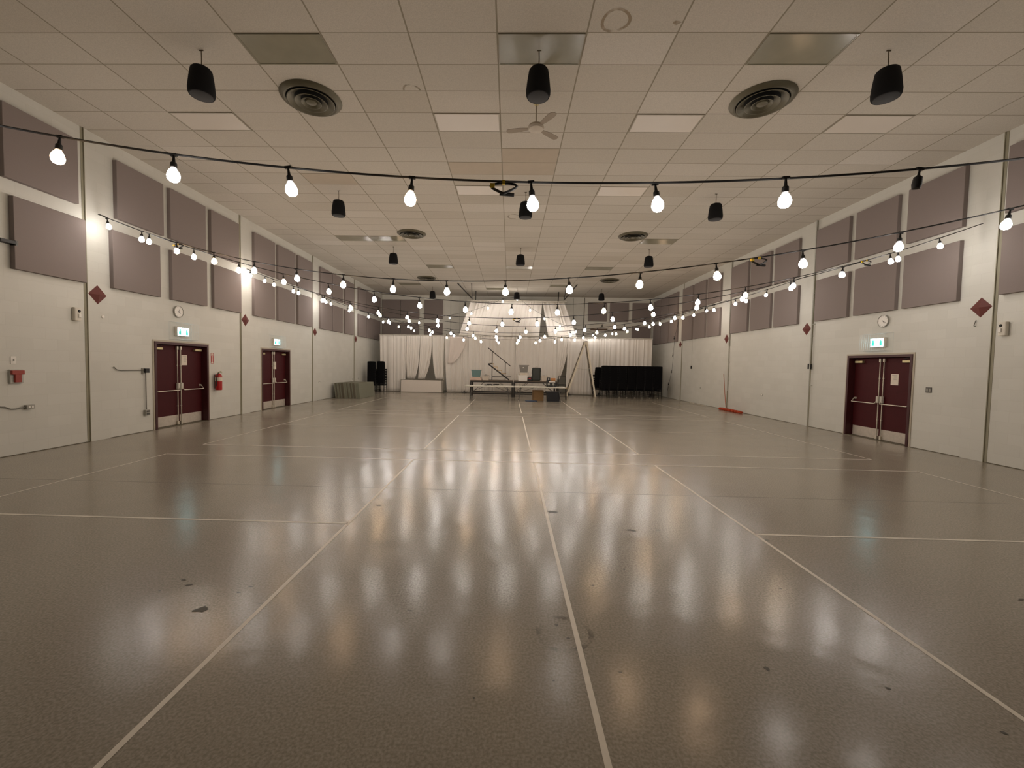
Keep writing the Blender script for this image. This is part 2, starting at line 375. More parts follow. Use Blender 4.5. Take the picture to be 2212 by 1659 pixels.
tag(MB().box(((L+R)/2, YB-0.2, CH/2), (R-L, 0.4, CH)).build('wall_back', M['back']), kind='structure')
for k, x in enumerate((-5.86, -3.4, -2.2, 4.3, 7.83)):
    pass
wf = bpy.data.objects['wall_far']
MB().box((-5.86, YF-0.02, CH/2), (0.26, 0.04, CH-0.002)).build('pilaster', M['pilaster'], wf)
for x in (-3.95, -3.35, -2.95): MB().box((x, YF-0.004, 4.9), (0.02, 0.008, 2.6)).build('joint', M['boxgrey'], wf)
MB().box((4.1, YF-0.004, 4.9), (0.02, 0.008, 2.6)).build('joint', M['boxgrey'], wf)

# court lines, painted on the floor
XL, XR, XA, XB, XC = -6.15, 7.07, -1.68, 0.455, 2.57
LW = 0.032
def fline(x0, y0, x1, y1, wd=LW):
    d = Vector((x1-x0, y1-y0, 0)); Ld = d.length; a = math.atan2(d.y, d.x)
    nseg = max(2, int(Ld/0.5)); vs = []; fs = []
    for i in range(nseg+1):
        t = i/nseg*Ld; jit = random.uniform(-0.0018, 0.0018)
        vs += [(t, -wd/2+jit, 0), (t, wd/2+jit, 0)]
    for i in range(nseg): fs.append((2*i, 2*i+2, 2*i+3, 2*i+1))
    mtx = Matrix.Translation((x0, y0, 0.0015)) @ Matrix.Rotation(a, 4, 'Z')
    MB().add(vs, fs, mtx).build('court_line', M['line'], fl)
for y in (7.36, 8.27, 14.03, 14.98): fline(XL, y, XR, y, 0.03)
for y in (4.34,): fline(XL, y, XA, y); fline(XC, y, XR+0.0, y)
fline(XL, 11.14, XA, 11.14, 0.02); fline(XC, 11.2, XR-0.6, 11.2, 0.02)
for y0, y1 in ((1.35, 7.36), (8.27, 14.03), (14.98, 20.9)):
    for x in (XL, XR): fline(x, y0, x, y1, 0.028)
    for x in (XA, XB, XC): fline(x, y0, x, y1)
MB().box((0.3, 5.63, 0.0004), (17.4, 0.003, 0.0008)).build('floor_seam', M['greyleg'], fl)
def blob(mb, x, y, rx, ry, ang=0, spikes=0.35, z=0.0012, n=14, up=1):
    vs = [(0, 0, 0)]
    for i in range(n):
        a = 2*PI*i/n; k = 1+random.uniform(-spikes, spikes)
        vs.append((rx*k*math.cos(a), ry*k*math.sin(a), 0))
    fs = [(0, i+1, (i+1) % n+1) for i in range(n)]
    return mb.add(vs, fs, Matrix.Translation((x, y, z)) @ Matrix.Rotation(ang, 4, 'Z'))
for x, y, rx, ry in [(-2.07, 2.75, .045, .035), (-2.49, 3.12, .025, .012), (-2.39, 3.05, .035, .014), (-2.54, 2.96, .01, .008), (-1.92, 3.05, .02, .008),
                     (-1.96, 2.97, .018, .008), (-1.72, 2.84, .018, .006), (0.54, 4.85, .06, .035), (0.68, 3.22, .01, .01), (1.31, 4.36, .05, .025), (1.59, 4.39, .025, .015),
                     (2.14, 3.26, .012, .012), (1.5, 2.36, .014, .016), (2.07, 2.24, .012, .008), (2.38, 1.98, .014, .01), (3.9, 3.2, .04, .01), (-1.53, 4.92, .03, .02),
                     (-1.67, 4.6, .02, .015), (-0.65, 2.81, .018, .004), (0.34, 2.70, .014, .010), (0.40, 2.57, .010, .010), (0.65, 2.29, .012, .005), (-0.15, 2.07, .006, .006),
                     (0.27, 2.21, .006, .006), (2.6, 4.2, .04, .015), (1.0, 3.5, .012, .01), (-3.3, 5.6, .02, .01)]:
    blob(MB(), x, y, rx, ry, random.uniform(-.4, .4)).build('scuff_mark', M['scuff'], fl)
def ring(mb, x, y, r0, r1, z, a0=0, a1=360, sx=1, sy=1, n=40):
    vs = []; fs = []
    for i in range(n+1):
        a = math.radians(a0+(a1-a0)*i/n); wob = 1+0.04*math.sin(3*a+1)
        for r in (r0, r1): vs.append((x+sx*r*wob*math.cos(a), y+sy*r*wob*math.sin(a), z))
    for i in range(n): fs.append((2*i, 2*i+1, 2*i+3, 2*i+2))
    return mb.add(vs, fs)
ring(MB(), 0.38, 2.62, 0.15, 0.185, 0.0012, 0, 360).build('dried_spill', M['smear'], fl)
CZ = CH-0.003
ring(MB(), 1.30, 5.73, 0.155, 0.195, CZ, 0, 360).build('water_stain', M['stain'], ce)
blob(MB(), 2.10, 5.76, .05, .04, z=CZ).build('water_stain', M['stain'], ce)
ring(MB(), -1.71, 7.13, 0.12, 0.15, CZ, 180, 360).build('water_stain', M['stain_pale'], ce)
ring(MB(), 0.04, 13.0, 0.16, 0.2, CZ).build('water_stain', M['stain_pale'], ce)
for i, j in ((0, 6), (-1, 6), (0, 5), (-4, 7)):
    MB().box((TX0+(i+.5)*TW, TY0+(j+.5)*TD, CH-0.002), (TW-0.03, TD-0.02, 0.004)).build('stained_tile', M['stain_tile'], ce)

# ---------------------------------------------------------------- double doors
def door_pair(idx, x, y0, y1, sgn, label_side):
    # sgn: +1 wall on the left (room towards +x); local frame: u along wall, n into the room
    rec = 0.14
    root = thing('door_%d' % idx, kind='structure', loc=(x, (y0+y1)/2, 0), rz=(-PI/2 if sgn > 0 else PI/2))
    # local: +y... rotate so local -y... : local x -> along wall, local y -> into room
    root.rotation_euler = (0, 0, -PI/2 if sgn > 0 else PI/2)
    Wd = y1-y0; hw = Wd/2
    f = MB()
    f.box((-hw+0.03, -rec/2-0.02, DH/2), (0.06, rec+0.1, DH)); f.box((hw-0.03, -rec/2-0.02, DH/2), (0.06, rec+0.1, DH)); f.box((0, -rec/2-0.02, DH-0.03), (Wd-.12, rec+0.1, 0.06))
    f.box((0, -rec-0.07, 1.03), (0.035, 0.05, 2.06))
    f.build('door_frame', M['maroon_d'], root)
    t = MB()
    t.box((-hw-0.02, 0.008, (DH+.04)/2), (0.04, 0.016, DH+.04)); t.box((hw+0.02, 0.008, (DH+.04)/2), (0.04, 0.016, DH+.04)); t.box((0, 0.008, DH+0.02), (Wd, 0.016, 0.04))
    t.build('door_trim', M['cream'], root)
    MB().box((0, -rec/2-0.02, 0.004), (Wd-0.02, rec+0.1, 0.008)).build('threshold', M['boardedge'], root)
    lw = hw-0.075; yd = -rec
    for s in (-1, 1):
        cx = s*(lw/2+0.008)
        lf = MB().box((cx, yd-0.022, 1.04), (lw, 0.044, 2.05)).build('door_leaf', M['maroon'], root, bevel=0.003)
        MB().box((cx, yd+0.002, 0.14), (lw-0.05, 0.004, 0.25)).build('kick_plate', M['kick'], lf)
        xr = s*0.055
        vr = MB().tube([(xr, yd+0.035, 0.06), (xr, yd+0.035, 2.02)], 0.011, 8)
        for z in (0.5, 1.55): vr.box((xr, yd+0.028, z), (0.03, 0.03, 0.02))
        vr.build('vertical_rod', M['brushed'], lf, smooth=True)
        MB().rbox((xr, yd+0.03, 2.0), (0.05, 0.05, 0.09), 0.01).build('top_latch', M['brushed'], lf)
        MB().rbox((xr, yd+0.03, 0.055), (0.05, 0.05, 0.09), 0.01).build('bottom_latch', M['brushed'], lf)
        MB().rbox((xr, yd+0.045, 1.01), (0.065, 0.08, 0.17), 0.025).build('latch_case', M['offwhite'], lf, smooth=True)
        xe = s*(lw-0.06)
        MB().lathe([(0, 0.05), (.02, .045), (.03, .02), (.034, 0)], 16, Matrix.Translation((xe, yd+0.0, 1.0)) @ Matrix.Rotation(-PI/2, 4, 'X')).build('end_bracket', M['brushed'], lf, smooth=True)
        MB().tube([(xe, yd+0.045, 1.0), (xe, yd+0.11, 0.91), (xr+s*0.02, yd+0.11, 0.91), (xr, yd+0.07, 0.98)], 0.012, 8).build('panic_bar', M['brushed'], lf, smooth=True)
        xc = s*(lw-0.17)
        cl = MB().rbox((xc, yd+0.035, 1.965), (0.24, 0.07, 0.06), 0.012).build('door_closer', M['brass'], lf)
        MB().bar((xc, yd+0.05, 2.0), (xc-s*0.02, yd+0.12, 2.035), 0.02, 0.008).bar((xc-s*0.02, yd+0.12, 2.035), (xc+s*0.12, yd+0.06, 2.06), 0.02, 0.008).build('closer_arm', M['black'], cl)
    return root
door_pair(1, L, 9.85, 11.65, 1, 'left'); door_pair(2, L, 14.2, 16.05, 1, 'left'); door_pair(3, R, 9.82, 11.67, -1, 'right')
def notice(x, y, z, w_, h_, sgn, label):
    o = thing('paper_notice', label, 'notice', (x, y, z), -PI/2 if sgn > 0 else PI/2)
    MB().box((0, 0.0015, 0), (w_, 0.003, h_)).build('sheet', M['paper'], o)
    k = MB()
    for i in range(6): k.box(((-.02 if i else 0), 0.0034, h_/2-0.03-i*0.028), (w_*(0.55 if i else 0.7)-0.01*(i % 3), 0.0008, 0.004))
    k.build('print', M['ink'], o)
notice(L-.14, 10.97, 1.69, .19, .27, 1, 'white paper notice taped on the nearer left double door')
notice(L-.14, 15.27, 1.55, .18, .27, 1, 'white paper notice taped on the farther left double door')
notice(R+.14, 10.42, 1.53, .20, .27, -1, 'white paper notice taped on the right wall double door')

# ---------------------------------------------------------------- acoustic panels, diamonds
def apanel(x, y0, z0, sgn, label, wd=1.21, ht=1.22, far=False):
    o = MB()
    if far: o.box((0, 0, 0), (wd, 0.08, ht)); loc = (y0+wd/2, YF-0.041, z0+ht/2)
    else: o.box((0, 0, 0), (0.09, wd, ht)); loc = (x+sgn*0.0455, y0+wd/2, z0+ht/2)
    q = o.build('acoustic_panel', M['panel'], loc=loc, bevel=0.006)
    tag(q, label, 'acoustic panel', 'grey acoustic wall panels')
UZ, LZ = 4.68, 3.19
bays_L = [('first', [6.89], [7.005]), ('second', [8.9, 10.31, 11.73], [8.78, 10.34, 11.82]), ('third', [13.72, 15.15, 16.57], [13.7, 15.14, 16.58]),
          ('fourth', [18.55, 19.82, 21.33], [18.55, 19.82, 21.33]), ('fifth', [23.25, 24.55, 25.95], [23.25, 24.55, 25.95])]
bays_R = [('first', [6.93], [6.95]), ('second', [8.88, 10.34, 11.77], [8.9, 10.29, 11.72]), ('third', [13.75, 15.2, 16.6], [13.7, 15.12, 16.55]),
          ('fourth', [18.68, 20.1, 21.52], [18.68, 20.1, 21.5]), ('fifth', [23.4, 24.7, 26.0], [23.35, 24.65, 25.95])]
for side, bays, x, sgn in (('left', bays_L, L, 1), ('right', bays_R, R, -1)):
    for bn, up, lo in bays:
        for rowname, ys, z in (('upper', up, UZ), ('lower', lo, LZ)):
            for k, y in enumerate(ys):
                pos = ['nearest', 'middle', 'farthest'][k] if len(ys) == 3 else 'only visible'
                apanel(x, y, z, sgn, f'grey acoustic panel, {side} wall, {bn} bay from camera, {rowname} row, {pos} one')
for x0, z, lab in ((-8.48, UZ, 'far wall upper row, leftmost beside the left corner'), (-7.24, UZ, 'far wall upper row, second from left corner'),
                   (-5.68, UZ, 'far wall upper row, just left of the white canopy drape'), (-8.48, LZ, 'far wall lower row, leftmost beside the left corner'),
                   (-7.24, LZ, 'far wall lower row, second from left corner'), (-5.68, LZ, 'far wall lower row, just left of the white canopy drape'),
                   (5.06, UZ, 'far wall upper row, just right of the canopy drape'), (6.46, UZ, 'far wall upper row, middle of the right three'),
                   (7.92, UZ, 'far wall upper row, rightmost beside the corner'), (7.92, LZ, 'far wall lower row, rightmost, above black chairs')):
    apanel(0, x0, z, 1, 'grey acoustic panel on '+lab, far=True)
for side, x, sgn, ys in (('left', L+.012, 1, PIL[2:]), ('right', R-.012, -1, PIL[2:])):
    for k, y in enumerate(ys):
        mb = MB(); h = 0.195
        mb.add([(0.001, -h, 0), (0.001, 0, h), (0.001, h, 0), (0.001, 0, -h), (0.05, 0, 0)], [(0, 1, 4), (1, 2, 4), (2, 3, 4), (3, 0, 4), (3, 2, 1, 0)], Matrix.Scale(sgn, 4, (1, 0, 0)))
        q = mb.build('diamond_plaque', M['diamond'], loc=(x, y, 3.0))
        tag(q, f'dark red diamond plaque on the {side} wall pilaster, {ORD[k]} from the camera', 'wall plaque', 'diamond plaques')

# ---------------------------------------------------------------- exit signs with wire guards, clocks
def exit_sign(x, y, z, sgn, label, cage=(0.72, 0.46)):
    o = thing('exit_sign', label, 'exit sign', (x, y, z), -PI/2 if sgn > 0 else PI/2)
    MB().rbox((0, 0.04, 0), (0.40, 0.075, 0.24), 0.01).build('housing', M['offwhite'], o)
    lf_ = MB().box((0, 0.079, -0.005), (0.36, 0.004, 0.20)).build('lit_face', M['exit'], o)
    # running figure on the right, doorway on the left, as the pictogram shows
    for sx, hh in ((-0.11, 0.11), (0.11, 0.13)):
        MB().prism([(sx-0.035, -0.085), (sx+0.035, -0.085), (sx+0.038, -0.02), (sx+0.02, hh*0.4), (sx, hh*0.5), (sx-0.02, hh*0.4), (sx-0.036, -0.02)], 0.0, 0.002, Matrix.Translation((0, 0.0835, 0)) @ Matrix.Rotation(PI/2, 4, 'X')).build('green_figure', M['exitgreen'], lf_)
    MB().lathe([(0, .008), (.008, 0)], 8, Matrix.Translation((-sgn*-0.19, 0.082, 0.08)) @ Matrix.Rotation(-PI/2, 4, 'X')).build('indicator_light', M['redled'], o)
    c = MB(); cw, chh = cage; d = 0.2
    n = 13
    for i in range(n):
        xx = -cw/2+cw*i/(n-1)
        c.tube([(xx, 0, chh/2), (xx, d, chh/2-0.03), (xx, d, -chh/2+0.03), (xx, 0, -chh/2)], 0.0026, 5)
    for zz, dd in ((chh/2, 0.0), (-chh/2, 0.0), (chh/2-.03, d), (-chh/2+.03, d), (0.0, d)):
        c.tube([(-cw/2, dd, zz), (cw/2, dd, zz)], 0.003, 5)
    for xx in (-cw/2, cw/2):
        c.tube([(xx, 0, chh/2), (xx, 0, -chh/2)], 0.003, 5)
    c.build('wire_guard', M['wire'], o)
exit_sign(L, 10.68, 2.42, 1, 'lit green and white exit sign over the nearer left doors')
exit_sign(L, 15.05, 2.40, 1, 'lit exit sign over the farther left double doors')
exit_sign(R, 10.72, 2.44, -1, 'lit green and white exit sign over the right wall doors')
def clock(x, y, z, sgn, label, hm):
    o = thing('wall_clock', label, 'clock', (x, y, z), -PI/2 if sgn > 0 else PI/2)
    A = Matrix.Rotation(-PI/2, 4, 'X')
    MB().lathe([(.148, 0), (.154, .03), (.149, .042), (.141, .042), (.141, .03)], 36, A, cap=False).build('rim', M['boxgrey'], o, smooth=True)
    dl_ = MB().lathe([(0, .03), (.142, .03)], 36, A).build('dial', M['white'], o)
    for i in range(12):
        a = i*PI/6; MB().bar((  .118*math.sin(a), .033, .118*math.cos(a)), (.132*math.sin(a), .033, .132*math.cos(a)), .004, .003).build('hour_mark', M['ink'], dl_)
    for nm, a, ln, wd in (('hour_hand', hm[0], .07, .007), ('minute_hand', hm[1], .095, .005)):
        a = math.radians(a)*(-1)
        MB().bar((-.02*math.sin(a), .036, -.02*math.cos(a)), (ln*math.sin(a), .036, ln*math.cos(a)), wd, .003).build(nm, M['ink'], dl_)
clock(L, 10.6, 2.92, 1, 'round wall clock above the nearer left exit sign', (124, 20))
clock(R, 10.64, 2.96, -1, 'round wall clock above the right exit sign', (140, 118))

# ---------------------------------------------------------------- pendant speakers
def make_speaker():
    o = thing('pendant_speaker', 'x', 'speaker', group='black pendant speakers')
    MB().tube([(0, 0, -.27), (0.004, 0, -.13), (0, 0, 0)], 0.007, 6).build('suspension_cable', M['rod'], o)
    MB().tube([(-.03, 0, -.005), (.03, 0, -.005)], 0.008, 6).build('ceiling_hook', M['rod'], o)
    MB().lathe([(0, -.245), (.075, -.25), (.12, -.268), (.140, -.295), (.160, -.42), (.176, -.57), (.174, -.625), (.160, -.655), (.150, -.657)], 28).build('speaker_body', M['speaker'], o, smooth=True)
    MB().lathe([(.152, -.655), (.13, -.665), (0, -.668)], 28, cap=False).build('speaker_grille', M['grille'], o, smooth=True)
    return o
sp = make_speaker(); first = True
rows = [(6.25, 'nearest'), (11.2, 'second'), (16.43, 'third'), (24.75, 'farthest')]
for y, rn in rows:
    for k, x in enumerate((-4.6, 0.335, 5.25)):
        q = sp if first else dup(sp); first = False
        q.location = (x, y, CH); q['label'] = f'black pendant speaker, {["left", "centre", "right"][k]} one of the {rn} row under the ceiling'

# ---------------------------------------------------------------- round ceiling diffusers
def make_diffuser():
    o = thing('ceiling_diffuser', 'x', 'air diffuser', group='round bronze ceiling diffusers')
    MB().lathe([(.40, -.055), (.43, -.06), (.48, -.03), (.50, -.004), (.495, 0)], 48, cap=False).build('outer_ring', M['diffuser'], o, smooth=True)
    MB().lathe([(0, -.002), (.42, -.002)], 48).build('duct_shade_disc', M['duct_shade'], o)  # flat black disc: shade inside the duct painted in, no hole modelled
    MB().lathe([(.385, -.075), (.375, -.078), (.27, -.015), (.265, -.012)], 48, cap=False).build('louvre_ring', M['diffuser'], o, smooth=True)
    MB().lathe([(.265, -.085), (.255, -.088), (.17, -.03), (.165, -.026)], 48, cap=False).build('louvre_ring', M['diffuser'], o, smooth=True)
    MB().lathe([(.165, -.085), (.155, -.088), (.10, -.05), (.098, -.045)], 40, cap=False).build('louvre_ring', M['diffuser'], o, smooth=True)
    MB().lathe([(.095, -.055), (.085, -.075), (.04, -.088), (0, -.09)], 32, cap=False).build('centre_cone', M['diffuser'], o, smooth=True)
    return o
df = make_diffuser(); first = True
for y, rn in ((7.36, 'nearest'), (14.76, 'middle'), (22.2, 'farthest')):
    for k, x in enumerate((-3.5, 4.15) if y < 20 else (-4.45, 5.1)):
        q = df if first else dup(df); first = False
        q.location = (x, y, CH); q['label'] = f'round bronze ceiling diffuser, {["left", "right"][k]} one of the {rn} pair'

# ---------------------------------------------------------------- unlit ceiling fixtures in the tile grid
def fixture(i, j, dark, label):
    o = thing('ceiling_light', label, 'ceiling light', (TX0+(i+.5)*TW, TY0+(j+.5)*TD, CH), group='unlit dark ceiling fixtures' if dark else 'unlit white ceiling fixtures')
    w_, d_ = TW-.03, TD-.022; f = MB()
    for sx in (-1, 1): f.box((sx*(w_/2-.008), 0, -.006), (.016, d_, .012))
    for sy in (-1, 1): f.box((0, sy*(d_/2-.008), -.006), (w_-.032, .016, .012))
    f.build('fixture_frame', M['frame'] if not dark else M['lensdark'], o)
    MB().box((0, 0, -.004), (w_-.03, d_-.03, .006)).build('lens', M['lensdark'] if dark else M['lenswhite'], o)
for i, j, t in ((-3, 0, 'nearest row, left of centre'), (0, 0, 'nearest row, centre, behind the middle speaker'), (3, 0, 'nearest row, right of centre'),
                (-5, 15, 'middle row, leftmost'), (-4, 15, 'middle row, second from left'), (4, 15, 'middle row, beside the right diffuser'),
                (-3, 22, 'third row, left of centre'), (0, 22, 'third row, centre'), (3, 22, 'third row, right of centre'),
                (-5, 29, 'farthest row, left'), (-1, 31, 'farthest row, centre'), (2, 29, 'farthest row, right of centre')):
    fixture(i, j, True, 'dark unlit ceiling fixture, '+t)
for i, j, t in ((-5, 3, 'near row, far left by the wall'), (-1, 3, 'near row, left of the fan'), (2, 3, 'near row, right of the fan'), (5, 3, 'near row, far right'),
                (-1, 8, 'second row, left of centre'), (2, 8, 'second row, right of centre')):
    fixture(i, j, False, 'white unlit ceiling fixture lens, '+t)

# ---------------------------------------------------------------- ceiling fan
o = thing('ceiling_fan', 'small beige three-blade ceiling fan hanging behind the centre near speaker', 'fan', (0.37, 7.35, CH))
MB().lathe([(.075, 0), (.07, -.05), (.03, -.11), (.02, -.12)], 24).build('canopy', M['brass'], o, smooth=True)
MB().tube([(0, 0, -.1), (0, 0, -.43)], .013, 8).build('downrod', M['fan'], o)
MB().lathe([(.02, -.38), (.035, -.40), (.045, -.42), (.125, -.445), (.14, -.48), (.12, -.51), (.05, -.525), (0, -.528)], 28).build('motor_housing', M['fan'], o, smooth=True)
for a in (-58, 41, 167):
    A = Matrix.Rotation(math.radians(a), 4, 'Z') @ Matrix.Rotation(math.radians(12), 4, 'X')
    MB().prism([(.13, -.03), (.25, -.055), (.44, -.065), (.5, -.05), (.52, 0), (.5, .05), (.44, .065), (.25, .055), (.13, .03)], -.486, -.480, Matrix.Rotation(math.radians(a), 4, 'Z')).build('blade', M['fanblade'], o)

# ---------------------------------------------------------------- string lights
BDROP = 0.14
r_w = random.Random(21)
bulb_mesh = None; sock_mesh = None
def mesh_of(mb, name, m, smooth=True):
    q = mb.build(name, m, smooth=smooth); me = q.data; bpy.data.objects.remove(q); return me
bprof = [(.012, .045), (.020, .03), (.037, .003), (.045, -.024), (.041, -.050), (.025, -.069), (0, -.076)]
bulb_cool = mesh_of(MB().lathe(bprof, 12), 'bulb', M['bulb_cool']); bulb_warm = mesh_of(MB().lathe(bprof, 12), 'bulb', M['bulb_warm'])
bulb_dim, bulb_dimw, bulb_mid = (mesh_of(MB().lathe(bprof, 12), 'bulb', M[k]) for k in ('bulb_dim', 'bulb_dim_warm', 'bulb_mid'))
sock = mesh_of(MB().lathe([(.006, .14), (.008, .125), (.012, .085), (.022, .075), (.024, .04), (.020, .036)], 10).box((0, 0, .14), (.05, .02, .018)), 'socket', M['cable'])
deadsock = mesh_of(MB().lathe([(.006, .14), (.008, .10), (.012, .09), (.026, .08), (.030, .03), (.024, 0.0), (0, -.004)], 10).box((0, 0, .14), (.05, .02, .018)), 'dead', M['cable'])
def link(me, name, parent, loc, tilt=(0, 0)):
    q = bpy.data.objects.new(name, me); col.objects.link(q); q.parent = parent; q.location = loc; q.rotation_euler = (tilt[0], tilt[1], 0); return q
def string(A, B, sag, s0, n, label, warm=(), dead=(), loops=(), step=0.93, r=.008, skip=(), path=None, kit=None):
    mc, mw = kit or (bulb_cool, bulb_warm)
    warm = tuple(warm)+tuple(i for i in range(n) if r_w.random() < (0.16 if 'nearest string' not in label else 0))
    A, B = Vector(A), Vector(B); Ld = (B-A).length
    root = thing('string_light', label, 'string light', tuple(A), group='string lights across the hall')
    def P(s):
        if path: return path(s)
        t = max(0, min(1, s/Ld)); p = (B-A)*t; p.z -= 4*sag*t*(1-t); return p
    N = 72
    MB().tube([P(Ld*i/N) for i in range(N+1)], r, 6).build('cable', M['cable'], root, smooth=True)
    for i in range(n):
        if i in skip: continue
        p = P(s0+step*i); p.z -= BDROP
        tl = (random.uniform(-.12, .12), random.uniform(-.12, .12))
        if i in dead: link(deadsock, 'empty_socket', root, p, tl); continue
        sk = link(sock, 'socket', root, p, tl)
        b = link(mw if i in warm else mc, 'bulb', sk, (0, 0, 0))
        if i in warm: b['label'] = 'amber lit bulb'
    for s in loops:
        p = P(s); pts = []
        for k in range(15):
            a = 2*PI*k/14; pts.append(p+Vector((.085*math.cos(a)+.03*math.sin(2*a), .02*math.sin(a), -.05+.045*math.sin(a))))
        lp = MB().tube(pts, .010, 6).tube([p+Vector((-.03, 0, -.09)), p+Vector((.08, 0, -.10))], .014, 6).build('cord_loop', M['cable'], root, smooth=True)
        MB().box(tuple(p+Vector((-.085, -.012, -.035))), (.035, .02, .03)).build('plug_tag', M['yellow'], lp)
        MB().box(tuple(p+Vector((0, -.014, -.012))), (.02, .02, .03)).build('plug_tag', M['yellow'], lp)
    hk = MB().tube([P(0)+Vector((-.012, 0, 0)), P(0)+Vector((.03, 0, .0)), P(0.12)], .010, 6)
    hk.build('wall_hook', M['greyleg'], root)
    return root
XLs, XRs, ZE = L+.08, R-.08, 4.62
string((XLs, 3.35, 4.70), (XRs, 3.12, 4.5), 1.52, 0.20, 19, 'nearest string of bulbs, crossing straight over the foreground with one empty socket', warm=(5, 8, 14), dead=(12,), loops=(8.35,), kit=(bulb_dim, bulb_dimw))
string((XLs, 8.5, ZE), (XRs, 3.65, ZE), 1.69, 0.28, 19, 'second string of bulbs, slanting from far left to near right', warm=(2, 11, 12), loops=(11.9,), kit=(bulb_mid, bulb_warm))
string((XLs, 8.55, ZE), (XRs, 8.55, ZE), 1.68, 0.99, 18, 'third string of bulbs, straight between the second pilasters', warm=(3, 10, 13), loops=(1.6, 15.4))
string((XLs, 13.33, ZE), (XRs, 8.5, ZE), 1.69, 0.14, 19, 'fourth string of bulbs, slanting just behind the third', warm=(1, 8, 13, 16), loops=(8.9,))
string((XLs, 13.38, ZE), (XRs, 13.38, ZE), 1.68, 0.54, 18, 'fifth string of bulbs, straight between the third pilasters', warm=(2, 9), dead=(15,))
string((XLs, 18.15, ZE), (XRs, 13.33, ZE), 1.70, 0.74, 18, 'sixth string of bulbs, slanting behind the fifth', warm=(5, 12))
string((XLs, 18.2, ZE), (XRs, 18.2, ZE), 1.68, 0.40, 18, 'seventh string of bulbs, straight between the fourth pilasters', warm=(7, 8, 14), dead=(1,))
string((XLs, 23.0, ZE), (XRs, 18.15, ZE), 1.66, 0.71, 19, 'eighth string of bulbs, slanting toward the farthest left pilaster', warm=(9, 10))
# ninth: hung up over the canopy drape
A9 = Vector((XLs, 23.0, ZE)); pts9 = [Vector(p) for p in ((XLs, 23.0, 4.62), (-6.9, 23.7, 4.30), (-5.3, 24.4, 4.25), (-3.62, 25.0, 4.62), (-2.33, 25.0, 4.89), (-1.35, 25.0, 5.23), (-0.48, 25.0, 5.63), (0.36, 25.0, 5.76),
      (1.14, 25.0, 5.15), (1.99, 25.0, 4.65), (2.91, 25.0, 4.23), (3.86, 25.0, 3.92), (4.87, 25.0, 3.75), (5.9, 24.6, 3.8), (7.1, 24.0, 4.05), (8.2, 23.4, 4.35), (XRs, 23.0, 4.62))]
cum = [0]
for a, b in zip(pts9, pts9[1:]): cum.append(cum[-1]+(b-a).length)
def path9(s):
    s = s*cum[-1]/17.55
    s = max(0, min(cum[-1]-1e-6, s))
    for k in range(len(cum)-1):
        if s <= cum[k+1]: return pts9[k].lerp(pts9[k+1], (s-cum[k])/(cum[k+1]-cum[k])) - A9
    return pts9[-1]-A9
r9 = string(A9, (XRs, 23.0, ZE), 0, 0, 0, 'ninth string of small bulbs, lifted over the white canopy drape', path=path9)
for k, p in enumerate(pts9[1:-1]):
    q = p-A9; q.z -= BDROP; sk = link(sock, 'socket', r9, q); link(bulb_warm if k == 14 else bulb_cool, 'bulb', sk, (0, 0, 0))
# unlit tail hanging at the right wall
hp = [(R-.1, 23.1, 4.3), (R-.12, 23.3, 3.85), (R-.14, 23.48, 3.45), (R-.16, 23.53, 2.5), (R-.18, 23.6, 1.6), (R-.2, 23.9, .9), (R-.2, 24.1, .45)]
ht = thing('hanging_bulb_cord', 'black cord with empty sockets hanging down the right wall behind the chairs', 'cord', hp[0])
MB().tube([Vector(p)-Vector(hp[0]) for p in hp], .007, 6).build('cable', M['cable'], ht, smooth=True)
for p in (hp[2], hp[3], hp[4], hp[5]):
    link(deadsock, 'empty_socket', ht, Vector(p)-Vector(hp[0])-Vector((.03, 0, .14)))

# ---------------------------------------------------------------- wall equipment
def wp(name, label, cat, x, y, z, sgn):
    return thing(name, label, cat, (x, y, z), -PI/2 if sgn > 0 else PI/2)
for s, x, y, lab in ((1, L, 8.05, 'beige motion sensor on the left wall before the first visible diamond'), (-1, R, 8.08, 'beige motion sensor on the right wall near the picture edge')):
    o = wp('motion_sensor', lab, 'sensor', x, y, 2.55, s)
    MB().rbox((0, .035, 0), (.13, .07, .26), .02).build('sensor_case', M['offwhite'], o, smooth=True)
    MB().lathe([(.03, 0), (.02, .015), (0, .018)], 12, Matrix.Translation((0.02*s*-1, .068, .06)) @ Matrix.Rotation(-PI/2, 4, 'X')).build('sensor_lens', M['black'], o)
    MB().rbox((.02*s*-1, .075, -.03), (.05, .03, .07), .01).build('sensor_window', M['white'], o)
o = wp('doorbell_button', 'tiny white round button on the left wall under the diamond', 'button', L+.012, 8.6, 2.56, 1)
MB().lathe([(.032, 0), (.03, .012), (.012, .018)], 16, Matrix.Rotation(-PI/2, 4, 'X')).build('button_base', M['white'], o, smooth=True)
o = wp('light_switch', 'white switch plate above the red fire alarm', 'switch', L, 7.0, 1.64, 1)
MB().rbox((0, .005, 0), (.08, .01, .13), .004).build('plate', M['white'], o); MB().box((0, .014, 0), (.012, .02, .03)).build('toggle', M['boxgrey'], o)
o = wp('fire_alarm_station', 'red pull fire alarm inside clear cover on the left wall', 'fire alarm', L, 7.02, 1.36, 1)
MB().rbox((0, .02, 0), (.20, .04, .24), .01).build('cover', M['clear'], o)
MB().rbox((0, .05, .07), (.19, .05, .07), .01).build('pull_bar', M['redalarm'], o); MB().rbox((0, .05, -.03), (.10, .045, .14), .01).build('alarm_body', M['redalarm'], o)
o = wp('outlet_box', 'grey outlet box at the end of a curved conduit at left edge', 'outlet', L, 7.2, .82, 1)
MB().rbox((0, .03, 0), (.13, .06, .07), .006).build('box', M['boxgrey'], o)
MB().box((.025, .062, 0), (.03, .004, .035)).box((-.025, .062, 0), (.03, .004, .035)).build('sockets', M['white'], o)
